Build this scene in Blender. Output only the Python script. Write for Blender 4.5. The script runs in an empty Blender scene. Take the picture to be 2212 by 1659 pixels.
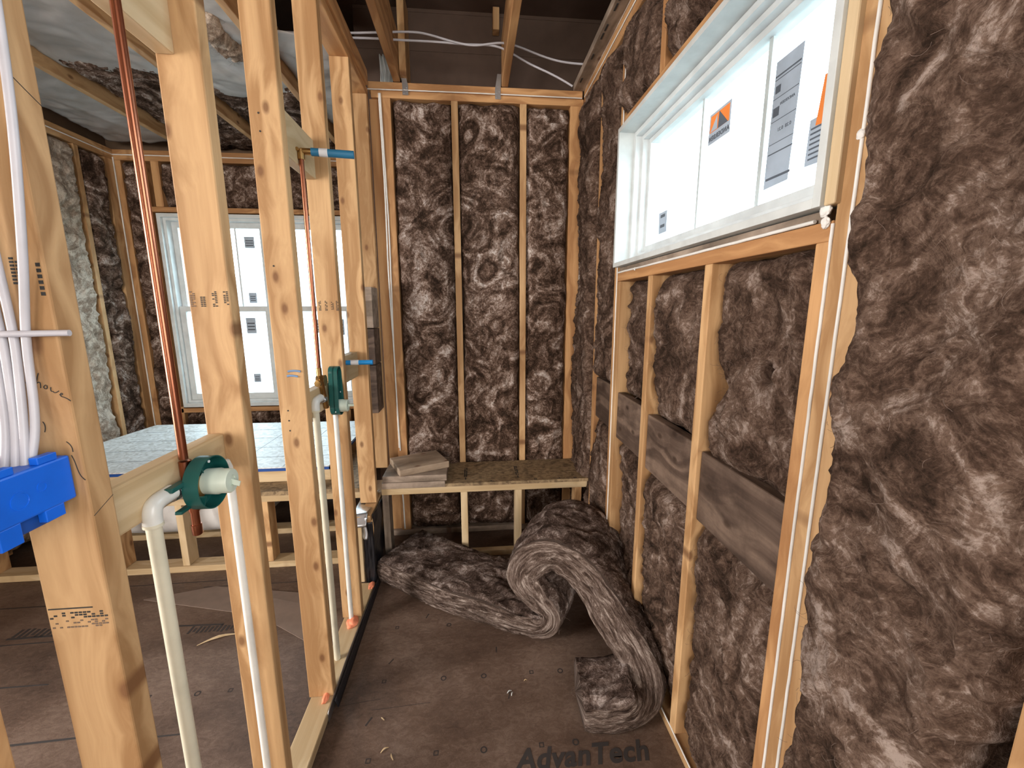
import bpy, bmesh, math, random
import numpy as np
from mathutils import Vector, Matrix, Euler

# ------------------------------------------------------------------ scene, camera, light
SC = bpy.context.scene
COL = SC.collection
PITCH, YAW, ROLL, FPX, CAMZ = 0.17780831, 0.09411404, -0.00190965, 895.0, 1.503
def cam_rows():
    cy, sy, cp, sp = math.cos(YAW), math.sin(YAW), math.cos(PITCH), math.sin(PITCH)
    f = Vector((sy*cp, cy*cp, -sp)); r = Vector((cy, -sy, 0)); u = r.cross(f)
    c, s = math.cos(ROLL), math.sin(ROLL)
    return c*r+s*u, -s*r+c*u, f
_r, _u, _f = cam_rows()
cd = bpy.data.cameras.new('camera'); cam = bpy.data.objects.new('camera', cd); COL.objects.link(cam)
cam.matrix_world = Matrix(((_r.x, _u.x, -_f.x, 0), (_r.y, _u.y, -_f.y, 0), (_r.z, _u.z, -_f.z, CAMZ), (0, 0, 0, 1)))
cd.sensor_fit = 'HORIZONTAL'; cd.sensor_width = 36.0; cd.lens = FPX/2212*36; cd.clip_start = 0.02; cd.clip_end = 300
SC.camera = cam
SC.view_settings.view_transform = 'Standard'; SC.view_settings.look = 'None'
SC.view_settings.exposure = 0.14; SC.view_settings.gamma = 1.0; SC.view_settings.use_curve_mapping = False
W = bpy.data.worlds.new('sky'); SC.world = W; W.use_nodes = True
bg = W.node_tree.nodes['Background']; bg.inputs[0].default_value = (0.76, 0.90, 1.0, 1); bg.inputs[1].default_value = 8.5

def area(name, loc, rot, sx, sy, power, color, portal=False):
    l = bpy.data.lights.new(name, 'AREA'); l.shape = 'RECTANGLE'; l.size = sx; l.size_y = sy
    l.energy = power; l.color = color
    if portal: l.cycles.is_portal = True
    o = bpy.data.objects.new(name, l); o.location = loc; o.rotation_euler = rot; COL.objects.link(o); return o
# fill lamps added in the unseen room, standing in for daylight; no openings modelled
area('rear_fill', (-1.2, -6.3, 1.75), (math.radians(90), 0, 0), 4.0, 2.3, 400, (1.0, 0.92, 0.83))
area('left_room_fill', (-4.1, 0.1, 1.6), (math.radians(90), 0, math.radians(-90)), 1.7, 2.0, 290, (1.0, 0.95, 0.90))  # added fill that brightens the right wall through the studs
area('near_side_fill', (0.66, -0.75, 1.80), (0, math.radians(90), math.radians(-12)), 1.3, .95, 34, (0.98, 0.98, 0.96))  # added fill for the right-facing stud sides; the wall has no window here
# sky portals in the real window openings
area('window_portal', (0.90, 1.38, 2.0), (0, math.radians(90), 0), 0.62, 1.15, 1, (1, 1, 1), True)
area('bath_window_portal', (-1.80, 4.02, 1.48), (math.radians(-90), 0, 0), 1.6, 1.7, 1, (1, 1, 1), True)

# ------------------------------------------------------------------ helpers
rnd = random.Random(7)
def prop(o, label=None, cat=None, group=None, kind=None):
    if label: o['label'] = label
    if cat: o['category'] = cat
    if group: o['group'] = group
    if kind: o['kind'] = kind
    return o
def link_mesh(name, bm, mat, parent=None, smooth=False):
    me = bpy.data.meshes.new(name); bm.normal_update(); bm.to_mesh(me); bm.free()
    o = bpy.data.objects.new(name, me); COL.objects.link(o)
    for m in (mat if isinstance(mat, (list, tuple)) else [mat]): me.materials.append(m)
    if smooth:
        me.polygons.foreach_set('use_smooth', [True]*len(me.polygons))
    if parent: o.parent = parent
    return o
def empty(name, loc=(0, 0, 0), label=None, cat=None, group=None):
    o = bpy.data.objects.new(name, None); o.empty_display_size = .05; o.location = loc; COL.objects.link(o)
    return prop(o, label, cat, group)
def boxbm(bm, a, b, bevel=0.0, M=None):
    c = [(a[i]+b[i])/2 for i in range(3)]; s = [abs(b[i]-a[i]) for i in range(3)]
    r = bmesh.ops.create_cube(bm, size=1.0)
    vs = r['verts']
    for v in vs: v.co = Vector((v.co.x*s[0]+c[0], v.co.y*s[1]+c[1], v.co.z*s[2]+c[2]))
    if bevel > 0:
        es = list({e for v in vs for e in v.link_edges})
        r2 = bmesh.ops.bevel(bm, geom=es, offset=bevel, segments=2, profile=.5, affect='EDGES')
        vs = list({v for f in r2['faces'] for v in f.verts} | {v for v in vs if v.is_valid})
    if M:
        bmesh.ops.transform(bm, matrix=M, verts=[v for v in vs if v.is_valid])
    return vs
def box(name, a, b, mat, parent=None, bevel=0.0):
    """a box whose object origin is its centre, so that wood grain starts from the piece itself"""
    c = Vector([(a[i]+b[i])/2 for i in range(3)]); h = [abs(b[i]-a[i])/2 for i in range(3)]
    bm = bmesh.new(); boxbm(bm, [-x for x in h], h, bevel)
    o = link_mesh(name, bm, mat, parent)
    o.location = c - (parent.location if parent else Vector((0, 0, 0)))
    return o
def lumber(name, a, b, mat, axis='Z', parent=None, bevel=.003, tilt=(0, 0, 0), label=None, cat=None, group=None):
    """timber between corners a and b; mesh is built with its length along local Z (the grain), then turned.
    local Y = wide side, local X = thickness"""
    a = Vector(a); b = Vector(b); c = (a+b)/2; s = [abs(b[i]-a[i]) for i in range(3)]
    ax = 'XYZ'.index(axis); oth = [i for i in range(3) if i != ax]
    wide, thin = (oth[0], oth[1]) if s[oth[0]] >= s[oth[1]] else (oth[1], oth[0])
    L, wd, th = s[ax]/2, s[wide]/2, s[thin]/2
    bm = bmesh.new(); boxbm(bm, (-th, -wd, -L), (th, wd, L), bevel)
    for v in bm.verts:      # planed timber is never perfectly straight
        v.co.x += .0006*math.sin(v.co.z*9+c.x*30)
    o = link_mesh(name, bm, mat, parent)
    ex = [Vector((1, 0, 0)), Vector((0, 1, 0)), Vector((0, 0, 1))]
    Z = ex[ax]; Y = ex[wide]; X = Y.cross(Z)
    R = Matrix((X, Y, Z)).transposed()
    R = Euler(tilt).to_matrix() @ R
    o.matrix_world = Matrix.Translation(c - (parent.location if parent else Vector())) @ R.to_4x4()
    prop(o, label, cat, group)
    return o
def tube(name, pts, r, mat, parent=None, res=6, cyclic=False, kind='POLY', caps=True, flat=None):
    cu = bpy.data.curves.new(name, 'CURVE'); cu.dimensions = '3D'; cu.bevel_depth = r; cu.bevel_resolution = res; cu.use_fill_caps = caps
    sp = cu.splines.new('POLY' if kind == 'POLY' else 'NURBS'); sp.points.add(len(pts)-1)
    for i, p in enumerate(pts): sp.points[i].co = (*p, 1)
    if kind != 'POLY': sp.order_u = 4; sp.use_endpoint_u = True; cu.resolution_u = 8
    sp.use_cyclic_u = cyclic
    t = bpy.data.objects.new(name, cu)
    me = bpy.data.meshes.new_from_object(t); bpy.data.objects.remove(t); bpy.data.curves.remove(cu)
    me.name = name; me.materials.clear(); me.materials.append(mat)
    me.polygons.foreach_set('use_smooth', [True]*len(me.polygons))
    o = bpy.data.objects.new(name, me); COL.objects.link(o)
    if parent: o.parent = parent; o.matrix_parent_inverse = Matrix.Translation(-parent.location)
    return o
def lathe(name, prof, axis, loc, mat, parent=None, n=32):
    """prof: list of (distance along axis, radius); axis: unit Vector"""
    bm = bmesh.new(); ax = Vector(axis).normalized(); q = Vector((0, 0, 1)).rotation_difference(ax).to_matrix()
    rings = []
    for z, r in prof:
        rings.append([bm.verts.new(q @ Vector((r*math.cos(2*math.pi*k/n), r*math.sin(2*math.pi*k/n), z))) for k in range(n)])
    for A, B in zip(rings, rings[1:]):
        for k in range(n): bm.faces.new((A[k], A[(k+1) % n], B[(k+1) % n], B[k]))
    if prof[0][1] > 1e-5: bm.faces.new(rings[0][::-1])
    if prof[-1][1] > 1e-5: bm.faces.new(rings[-1])
    bmesh.ops.remove_doubles(bm, verts=bm.verts, dist=1e-6)
    o = link_mesh(name, bm, mat, parent, smooth=True)
    o.location = Vector(loc) - (parent.location if parent else Vector())
    m = o.modifiers.new('edges', 'EDGE_SPLIT'); m.split_angle = math.radians(40)
    return o
def text(name, s, size, M, mat, parent=None, shear=0, bold=0.0, extrude=0.0003, space=1.0):
    cu = bpy.data.curves.new(name, 'FONT'); cu.body = s; cu.size = size; cu.shear = shear; cu.offset = bold; cu.extrude = extrude
    cu.align_x = 'CENTER'; cu.align_y = 'CENTER'; cu.space_character = space
    t = bpy.data.objects.new(name, cu); me = bpy.data.meshes.new_from_object(t)
    bpy.data.objects.remove(t); bpy.data.curves.remove(cu)
    me.name = name; me.materials.clear(); me.materials.append(mat)
    o = bpy.data.objects.new(name, me); COL.objects.link(o)
    o.matrix_world = M
    if parent:
        o.parent = parent; o.matrix_parent_inverse = parent.matrix_world.inverted() if parent.type != 'EMPTY' else Matrix.Translation(-parent.location)
    return o
def frame(loc, X, Y):
    X = Vector(X).normalized(); Y = Vector(Y).normalized(); Z = X.cross(Y)
    M = Matrix((X, Y, Z)).transposed().to_4x4(); M.translation = Vector(loc); return M

# ---- numpy noise
_P = np.random.RandomState(3).permutation(256); _P = np.concatenate([_P, _P, _P])
_G = np.random.RandomState(5).randn(256, 3); _G /= np.linalg.norm(_G, axis=1)[:, None]
def pn(x, y, z):
    x = np.asarray(x, float); y = np.asarray(y, float)+0*x; z = np.asarray(z, float)+0*x
    xi, yi, zi = np.floor(x).astype(int), np.floor(y).astype(int), np.floor(z).astype(int)
    xf, yf, zf = x-xi, y-yi, z-zi
    u, v, w = [t*t*t*(t*(t*6-15)+10) for t in (xf, yf, zf)]
    xi &= 255; yi &= 255; zi &= 255
    def g(dx, dy, dz):
        h = _P[_P[_P[(xi+dx) & 255]+((yi+dy) & 255)]+((zi+dz) & 255)]
        G = _G[h]; return G[..., 0]*(xf-dx)+G[..., 1]*(yf-dy)+G[..., 2]*(zf-dz)
    L = lambda a, b, t: a+(b-a)*t
    return L(L(L(g(0, 0, 0), g(1, 0, 0), u), L(g(0, 1, 0), g(1, 1, 0), u), v), L(L(g(0, 0, 1), g(1, 0, 1), u), L(g(0, 1, 1), g(1, 1, 1), u), v), w)
def fbm(x, y, z, o=4, gain=.5):
    s = 0; a = 1
    for i in range(o):
        s = s+a*pn(x, y, z); x = x*2.03+7.1; y = y*2.03+3.3; z = z*2.03+1.7; a *= gain
    return s
def tufts(x, y, z, o=4):
    """crumpled wool: warped ridges"""
    wx = fbm(x*.7+11, y*.7, z, 3); wy = fbm(x*.7, y*.7+5, z+9, 3)
    X, Y = x+1.6*wx, y+1.6*wy
    s = 0; a = 1.0
    for i in range(o):
        s = s+a*(1-2.2*np.abs(pn(X, Y, z+i*3.1))); X = X*1.9+2; Y = Y*1.9+8; a *= .52
    return s-0.9

# ------------------------------------------------------------------ materials
def newmat(name):
    m = bpy.data.materials.new(name); m.use_nodes = True; nt = m.node_tree
    return m, nt, nt.nodes['Principled BSDF']
def N(nt, t, **kw):
    n = nt.nodes.new(t)
    for k, v in kw.items(): setattr(n, k, v)
    return n
def simple(name, col, rough=.6, metal=0.0, spec=.5, bump=0, bscale=200, coat=0):
    m, nt, p = newmat(name)
    p.inputs['Base Color'].default_value = (*col, 1); p.inputs['Roughness'].default_value = rough
    p.inputs['Metallic'].default_value = metal; p.inputs['Specular IOR Level'].default_value = spec
    if coat: p.inputs['Coat Weight'].default_value = coat
    tc = N(nt, 'ShaderNodeTexCoord'); n = N(nt, 'ShaderNodeTexNoise'); n.inputs['Scale'].default_value = 14; n.inputs['Detail'].default_value = 6
    nt.links.new(tc.outputs['Object'], n.inputs['Vector'])
    mx = N(nt, 'ShaderNodeMix', data_type='RGBA', blend_type='MULTIPLY'); mx.inputs[0].default_value = .35
    r = N(nt, 'ShaderNodeValToRGB'); r.color_ramp.elements[0].color = (.55, .55, .55, 1); r.color_ramp.elements[0].position = .3; r.color_ramp.elements[1].position = .6
    nt.links.new(n.outputs[0], r.inputs[0]); mx.inputs[6].default_value = (*col, 1); nt.links.new(r.outputs[0], mx.inputs[7]); nt.links.new(mx.outputs[2], p.inputs['Base Color'])
    if bump:
        b = N(nt, 'ShaderNodeBump'); b.inputs['Strength'].default_value = bump; b.inputs['Distance'].default_value = .001
        n2 = N(nt, 'ShaderNodeTexNoise'); n2.inputs['Scale'].default_value = bscale; nt.links.new(tc.outputs['Object'], n2.inputs['Vector'])
        nt.links.new(n2.outputs[0], b.inputs['Height']); nt.links.new(b.outputs[0], p.inputs['Normal'])
    return m
def wood(name, c1, c2, knot=(.16, .07, .03), knots=1.0, rough=.62, dirt=0.0, grain=1.0):
    m, nt, p = newmat(name); L = nt.links.new
    tc = N(nt, 'ShaderNodeTexCoord'); oi = N(nt, 'ShaderNodeObjectInfo')
    off = N(nt, 'ShaderNodeVectorMath', operation='SCALE'); off.inputs[0].default_value = (17, 31, 53); L(oi.outputs['Random'], off.inputs['Scale'])
    add = N(nt, 'ShaderNodeVectorMath', operation='ADD'); L(tc.outputs['Object'], add.inputs[0]); L(off.outputs[0], add.inputs[1])
    # knots: spikes that run through the thickness
    ks = N(nt, 'ShaderNodeVectorMath', operation='MULTIPLY'); ks.inputs[1].default_value = (1.0, 6.5, 3.6); L(add.outputs[0], ks.inputs[0])
    sx = N(nt, 'ShaderNodeSeparateXYZ'); cx = N(nt, 'ShaderNodeCombineXYZ'); L(ks.outputs[0], sx.inputs[0]); L(sx.outputs[1], cx.inputs[0]); L(sx.outputs[2], cx.inputs[1]); L(sx.outputs[0], cx.inputs[2])
    vo = N(nt, 'ShaderNodeTexVoronoi', voronoi_dimensions='2D'); vo.inputs['Scale'].default_value = 1.0; L(cx.outputs[0], vo.inputs['Vector'])
    kr = N(nt, 'ShaderNodeMapRange'); kr.inputs[1].default_value = .035; kr.inputs[2].default_value = .085; kr.inputs[3].default_value = 1; kr.inputs[4].default_value = 0; L(vo.outputs['Distance'], kr.inputs[0])
    # grain bends round the knots
    bend = N(nt, 'ShaderNodeMapRange'); bend.inputs[1].default_value = 0; bend.inputs[2].default_value = .5; bend.inputs[3].default_value = 1.0; bend.inputs[4].default_value = 0; L(vo.outputs['Distance'], bend.inputs[0])
    gs = N(nt, 'ShaderNodeVectorMath', operation='MULTIPLY'); gs.inputs[1].default_value = (1, 1, .055); L(add.outputs[0], gs.inputs[0])
    cb = N(nt, 'ShaderNodeCombineXYZ'); sc = N(nt, 'ShaderNodeMath', operation='MULTIPLY'); sc.inputs[1].default_value = .035; L(bend.outputs[0], sc.inputs[0]); L(sc.outputs[0], cb.inputs[1]); L(sc.outputs[0], cb.inputs[0])
    ga = N(nt, 'ShaderNodeVectorMath', operation='ADD'); L(gs.outputs[0], ga.inputs[0]); L(cb.outputs[0], ga.inputs[1])
    n1 = N(nt, 'ShaderNodeTexNoise'); n1.inputs['Scale'].default_value = 9; n1.inputs['Detail'].default_value = 3; L(ga.outputs[0], n1.inputs['Vector'])
    n2 = N(nt, 'ShaderNodeTexNoise'); n2.inputs['Scale'].default_value = 160; n2.inputs['Detail'].default_value = 3; L(ga.outputs[0], n2.inputs['Vector'])
    wv = N(nt, 'ShaderNodeMath', operation='MULTIPLY'); wv.inputs[1].default_value = 26; L(n1.outputs[0], wv.inputs[0])
    sn = N(nt, 'ShaderNodeMath', operation='SINE'); L(wv.outputs[0], sn.inputs[0])
    s2 = N(nt, 'ShaderNodeMath', operation='MULTIPLY_ADD'); s2.inputs[1].default_value = .36*grain; s2.inputs[2].default_value = .5; L(sn.outputs[0], s2.inputs[0])
    s3 = N(nt, 'ShaderNodeMath', operation='MULTIPLY_ADD'); s3.inputs[1].default_value = .5*grain; L(n2.outputs[0], s3.inputs[0]); L(s2.outputs[0], s3.inputs[2])
    s4 = N(nt, 'ShaderNodeMath', operation='SUBTRACT'); s4.inputs[1].default_value = .25*grain; L(s3.outputs[0], s4.inputs[0])
    cr = N(nt, 'ShaderNodeValToRGB'); cr.color_ramp.elements[0].color = (*c1, 1); cr.color_ramp.elements[1].color = (*c2, 1); cr.color_ramp.elements[0].position = .15; cr.color_ramp.elements[1].position = .95
    L(s4.outputs[0], cr.inputs[0])
    hs = N(nt, 'ShaderNodeHueSaturation'); L(cr.outputs[0], hs.inputs['Color'])
    vr = N(nt, 'ShaderNodeMapRange'); vr.inputs[3].default_value = .88; vr.inputs[4].default_value = 1.1; L(oi.outputs['Random'], vr.inputs[0]); L(vr.outputs[0], hs.inputs['Value'])
    km = N(nt, 'ShaderNodeMix', data_type='RGBA'); kk = N(nt, 'ShaderNodeMath', operation='MULTIPLY'); kk.inputs[1].default_value = .8*knots; L(kr.outputs[0], kk.inputs[0])
    L(kk.outputs[0], km.inputs[0]); L(hs.outputs[0], km.inputs[6]); km.inputs[7].default_value = (*knot, 1)
    out = km.outputs[2]
    if dirt:
        n3 = N(nt, 'ShaderNodeTexNoise'); n3.inputs['Scale'].default_value = 7; n3.inputs['Detail'].default_value = 8; n3.inputs['Roughness'].default_value = .65; L(add.outputs[0], n3.inputs['Vector'])
        r3 = N(nt, 'ShaderNodeValToRGB'); r3.color_ramp.elements[0].position = .42; r3.color_ramp.elements[1].position = .62; L(n3.outputs[0], r3.inputs[0])
        dm = N(nt, 'ShaderNodeMix', data_type='RGBA', blend_type='MULTIPLY'); dk = N(nt, 'ShaderNodeMath', operation='MULTIPLY'); dk.inputs[1].default_value = dirt; L(r3.outputs[0], dk.inputs[0])
        L(dk.outputs[0], dm.inputs[0]); L(out, dm.inputs[6]); dm.inputs[7].default_value = (.3, .27, .27, 1); out = dm.outputs[2]
    L(out, p.inputs['Base Color']); p.inputs['Roughness'].default_value = rough; p.inputs['Specular IOR Level'].default_value = .25
    b = N(nt, 'ShaderNodeBump'); b.inputs['Strength'].default_value = .35; b.inputs['Distance'].default_value = .0012; L(s4.outputs[0], b.inputs['Height']); L(b.outputs[0], p.inputs['Normal'])
    return m
def wool(name, cols, scale=5.0, stretch=(1, 1, 1), uv=False, bump=.9, fibre=70):
    m, nt, p = newmat(name); L = nt.links.new
    tc = N(nt, 'ShaderNodeTexCoord'); oi = N(nt, 'ShaderNodeObjectInfo')
    off = N(nt, 'ShaderNodeVectorMath', operation='SCALE'); off.inputs[0].default_value = (13, 27, 41); L(oi.outputs['Random'], off.inputs['Scale'])
    mu = N(nt, 'ShaderNodeVectorMath', operation='MULTIPLY'); mu.inputs[1].default_value = stretch
    L(tc.outputs['UV' if uv else 'Object'], mu.inputs[0])
    add = N(nt, 'ShaderNodeVectorMath', operation='ADD'); L(mu.outputs[0], add.inputs[0]); L(off.outputs[0], add.inputs[1])
    def noise(s, d, dist, rough=.6):
        n = N(nt, 'ShaderNodeTexNoise'); n.inputs['Scale'].default_value = s; n.inputs['Detail'].default_value = d; n.inputs['Distortion'].default_value = dist; n.inputs['Roughness'].default_value = rough
        L(add.outputs[0], n.inputs['Vector']); return n
    a = noise(scale, 9, 2.2, .62); b = noise(scale*4.5, 6, 3.2, .65); c = noise(fibre, 5, 4.5, .7)
    # thin curled fibres: ridges of a strongly distorted noise
    def ridge(n, w):
        s = N(nt, 'ShaderNodeMath', operation='SUBTRACT'); s.inputs[1].default_value = .5; L(n.outputs[0], s.inputs[0])
        ab = N(nt, 'ShaderNodeMath', operation='ABSOLUTE'); L(s.outputs[0], ab.inputs[0])
        r = N(nt, 'ShaderNodeMapRange'); r.inputs[1].default_value = 0; r.inputs[2].default_value = w; r.inputs[3].default_value = 1; r.inputs[4].default_value = 0; L(ab.outputs[0], r.inputs[0]); return r
    d = noise(scale*2.2, 4, 5.0, .55); rb = ridge(d, .045)
    e1 = N(nt, 'ShaderNodeMath', operation='MULTIPLY_ADD'); e1.inputs[1].default_value = .48; L(b.outputs[0], e1.inputs[0])
    h0 = N(nt, 'ShaderNodeMath', operation='MULTIPLY'); h0.inputs[1].default_value = .92; L(a.outputs[0], h0.inputs[0]); L(h0.outputs[0], e1.inputs[2])
    e2 = N(nt, 'ShaderNodeMath', operation='MULTIPLY_ADD'); e2.inputs[1].default_value = .22; L(c.outputs[0], e2.inputs[0]); L(e1.outputs[0], e2.inputs[2])
    e3 = N(nt, 'ShaderNodeMath', operation='MULTIPLY_ADD'); e3.inputs[1].default_value = .05; L(rb.outputs[0], e3.inputs[0]); L(e2.outputs[0], e3.inputs[2])
    cr = N(nt, 'ShaderNodeValToRGB'); el = cr.color_ramp.elements
    el[0].position, el[0].color = cols[0][0]*.9, (*cols[0][1], 1); el[1].position, el[1].color = min(1, cols[-1][0]*.9), (*cols[-1][1], 1)
    for q in cols[1:-1]:
        e = el.new(q[0]*.9); e.color = (*q[1], 1)
    r9 = N(nt, 'ShaderNodeMath', operation='MULTIPLY'); r9.inputs[1].default_value = .9; L(e3.outputs[0], r9.inputs[0]); L(r9.outputs[0], cr.inputs[0]); L(cr.outputs[0], p.inputs['Base Color'])
    p.inputs['Roughness'].default_value = .9; p.inputs['Specular IOR Level'].default_value = .12
    bp = N(nt, 'ShaderNodeBump'); bp.inputs['Strength'].default_value = bump; bp.inputs['Distance'].default_value = .012; L(e3.outputs[0], bp.inputs['Height']); L(bp.outputs[0], p.inputs['Normal'])
    return m
WC = [(.67, (.024, .014, .009)), (.77, (.070, .041, .028)), (.85, (.155, .100, .075)), (.93, (.33, .25, .21)), (1.02, (.62, .55, .51))]
M_wool = wool('brown fibreglass', WC, 5.5)
M_wool_r = wool('brown fibreglass soft', [(.66, (.024, .014, .009)), (.78, (.072, .043, .030)), (.89, (.155, .103, .077)), (1.01, (.36, .285, .245))], 4.5)
M_wool_pale = wool('fibreglass with painted sunlight', [(.55, (.10, .07, .05)), (.78, (.34, .26, .20)), (.95, (.68, .58, .48))], 7)  # paler copy of the wool, with sunlight put into its colour
M_wool_edge = wool('layered fibreglass edge', [(.62, (.022, .013, .010)), (.76, (.085, .056, .043)), (.88, (.21, .155, .13)), (1.0, (.48, .40, .35))], 6, stretch=(1.0, 7.0, 7.0), uv=True, fibre=30)
M_wood = wood('spruce stud', (.37, .205, .090), (.59, .375, .190))
M_woodp = wood('spruce with painted window light', (.50, .36, .20), (.62, .48, .30), knots=.3)  # paler copy of the spruce; window light on the blocks is in its colour
M_woodo = wood('orange fir', (.36, .180, .075), (.56, .32, .145), knots=.6)
M_weather = wood('weathered board', (.085, .056, .042), (.20, .140, .105), knot=(.05, .03, .02), dirt=.6)
M_grey = wood('greyed pine board', (.24, .185, .14), (.42, .33, .26), knot=(.12, .06, .035), dirt=.5)
M_block = wood('pale grey pine block', (.33, .24, .17), (.50, .385, .28), knot=(.16, .07, .035), dirt=.25)
M_deck = simple('dark brown sheathing', (.105, .066, .048), .8, bump=.3)
M_white = simple('white vinyl', (.66, .70, .71), .35)
M_whitep = simple('white paint', (.60, .64, .64), .5)
M_wire = simple('white cable jacket', (.50, .49, .53), .4)
M_pvc = simple('cream pipe', (.74, .70, .55), .35)
M_pvcw = simple('white pvc', (.80, .80, .76), .3)
M_cu = simple('copper', (.40, .15, .085), .30, metal=1.0)
M_brass = simple('brass', (.45, .28, .11), .35, metal=1.0)
M_steel = simple('galvanised steel', (.55, .57, .60), .35, metal=1.0)
M_blue = simple('blue plastic box', (.005, .13, .72), .35)
M_blued = simple('blue plastic rear shell', (.008, .07, .32), .45)
M_green = simple('green plastic guard', (.010, .095, .085), .35)
M_frost = simple('frosted plastic cap', (.62, .70, .60), .4)
M_bpipe = simple('blue paint', (.01, .27, .68), .4)
M_bpiped = simple('worn blue paint', (.02, .16, .30), .55)
M_wpaint = simple('white tape', (.72, .72, .74), .7)
M_ink = simple('black ink', (.03, .028, .026), .8)
M_inkf = simple('faded ink', (.16, .11, .08), .8)
M_inkb = simple('blue chalk', (.18, .30, .50), .8)
M_caulk = simple('white sealant', (.78, .77, .74), .55, bump=.5, bscale=90)
M_foam = simple('orange foam', (.85, .28, .15), .7, bump=.6, bscale=60)
M_black = simple('black membrane', (.018, .018, .022), .32, bump=.4, bscale=30)
M_tub = simple('white acrylic', (.78, .78, .78), .3)
M_sheath = simple('plywood sheathing', (.16, .10, .06), .85)
M_floormark = simple('floor printing', (.035, .028, .026), .85)
M_green_leaf = simple('leaves', (.10, .22, .05), .8)
M_siding = simple('pale siding', (.75, .78, .82), .8)
M_lblL = simple('label paper', (.42, .50, .60), .7)
M_lblO = simple('orange label', (.90, .26, .05), .6)
M_lblD = simple('label print', (.10, .12, .15), .7)

# floor board
def floor_mat():
    m, nt, p = newmat('subfloor board'); L = nt.links.new
    tc = N(nt, 'ShaderNodeTexCoord')
    mu = N(nt, 'ShaderNodeVectorMath', operation='MULTIPLY'); mu.inputs[1].default_value = (1, 1.8, 1); L(tc.outputs['Object'], mu.inputs[0])
    def nz(sc, d, dist, r=.6):
        n = N(nt, 'ShaderNodeTexNoise'); n.inputs['Scale'].default_value = sc; n.inputs['Detail'].default_value = d; n.inputs['Distortion'].default_value = dist; n.inputs['Roughness'].default_value = r
        L(mu.outputs[0], n.inputs['Vector']); return n
    n1 = nz(1.6, 6, .5); n2 = nz(26, 5, 1.5); n3 = nz(130, 3, 2.5)
    a = N(nt, 'ShaderNodeMath', operation='MULTIPLY_ADD'); a.inputs[1].default_value = .55; L(n2.outputs[0], a.inputs[0]); L(n1.outputs[0], a.inputs[2])
    b = N(nt, 'ShaderNodeMath', operation='MULTIPLY_ADD'); b.inputs[1].default_value = .55; L(n3.outputs[0], b.inputs[0]); L(a.outputs[0], b.inputs[2])
    cr = N(nt, 'ShaderNodeValToRGB'); e = cr.color_ramp.elements; e[0].position = .36; e[0].color = (.040, .024, .017, 1); e[1].position = .72; e[1].color = (.24, .172, .135, 1)
    q = e.new(.52); q.color = (.115, .073, .053, 1)
    h = N(nt, 'ShaderNodeMath', operation='MULTIPLY'); h.inputs[1].default_value = .5; L(b.outputs[0], h.inputs[0])
    L(h.outputs[0], cr.inputs[0]); L(cr.outputs[0], p.inputs['Base Color']); p.inputs['Roughness'].default_value = .5; p.inputs['Specular IOR Level'].default_value = .35
    bp = N(nt, 'ShaderNodeBump'); bp.inputs['Strength'].default_value = .25; bp.inputs['Distance'].default_value = .001; L(b.outputs[0], bp.inputs['Height']); L(bp.outputs[0], p.inputs['Normal'])
    return m
M_floor = floor_mat()
def osb_mat():
    m, nt, p = newmat('strand board'); L = nt.links.new
    tc = N(nt, 'ShaderNodeTexCoord'); v = N(nt, 'ShaderNodeTexVoronoi'); v.inputs['Scale'].default_value = 55; L(tc.outputs['Object'], v.inputs['Vector'])
    n = N(nt, 'ShaderNodeTexNoise'); n.inputs['Scale'].default_value = 12; n.inputs['Detail'].default_value = 8; n.inputs['Distortion'].default_value = 2; L(tc.outputs['Object'], n.inputs['Vector'])
    sp = N(nt, 'ShaderNodeSeparateColor'); L(v.outputs['Color'], sp.inputs[0])
    a = N(nt, 'ShaderNodeMath', operation='MULTIPLY_ADD'); a.inputs[1].default_value = .35; L(sp.outputs[0], a.inputs[0]); L(n.outputs[0], a.inputs[2])
    cr = N(nt, 'ShaderNodeValToRGB'); e = cr.color_ramp.elements; e[0].position = .35; e[0].color = (.11, .07, .035, 1); e[1].position = .95; e[1].color = (.38, .27, .15, 1)
    L(a.outputs[0], cr.inputs[0]); L(cr.outputs[0], p.inputs['Base Color']); p.inputs['Roughness'].default_value = .75
    return m
M_osb = osb_mat()
def paper_mat():
    m, nt, p = newmat('grey paper facing'); L = nt.links.new
    tc = N(nt, 'ShaderNodeTexCoord'); n = N(nt, 'ShaderNodeTexNoise'); n.inputs['Scale'].default_value = 5; n.inputs['Detail'].default_value = 6; n.inputs['Distortion'].default_value = 1; L(tc.outputs['Object'], n.inputs['Vector'])
    cr = N(nt, 'ShaderNodeValToRGB'); e = cr.color_ramp.elements; e[0].position = .3; e[0].color = (.30, .285, .265, 1); e[1].position = .7; e[1].color = (.46, .46, .46, 1)
    L(n.outputs[0], cr.inputs[0]); L(cr.outputs[0], p.inputs['Base Color']); p.inputs['Roughness'].default_value = .5
    return m
M_paper = paper_mat()
def foamboard_mat():
    m, nt, p = newmat('scored white board'); L = nt.links.new
    tc = N(nt, 'ShaderNodeTexCoord'); n = N(nt, 'ShaderNodeTexNoise'); n.inputs['Scale'].default_value = 16; n.inputs['Detail'].default_value = 5; n.inputs['Distortion'].default_value = 2.5; L(tc.outputs['Object'], n.inputs['Vector'])
    cr = N(nt, 'ShaderNodeValToRGB'); e = cr.color_ramp.elements; e[0].position = .35; e[0].color = (.50, .50, .47, 1); e[1].position = .62; e[1].color = (.80, .82, .82, 1)
    L(n.outputs[0], cr.inputs[0]); L(cr.outputs[0], p.inputs['Base Color']); p.inputs['Roughness'].default_value = .45
    return m
M_board = foamboard_mat()
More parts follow.
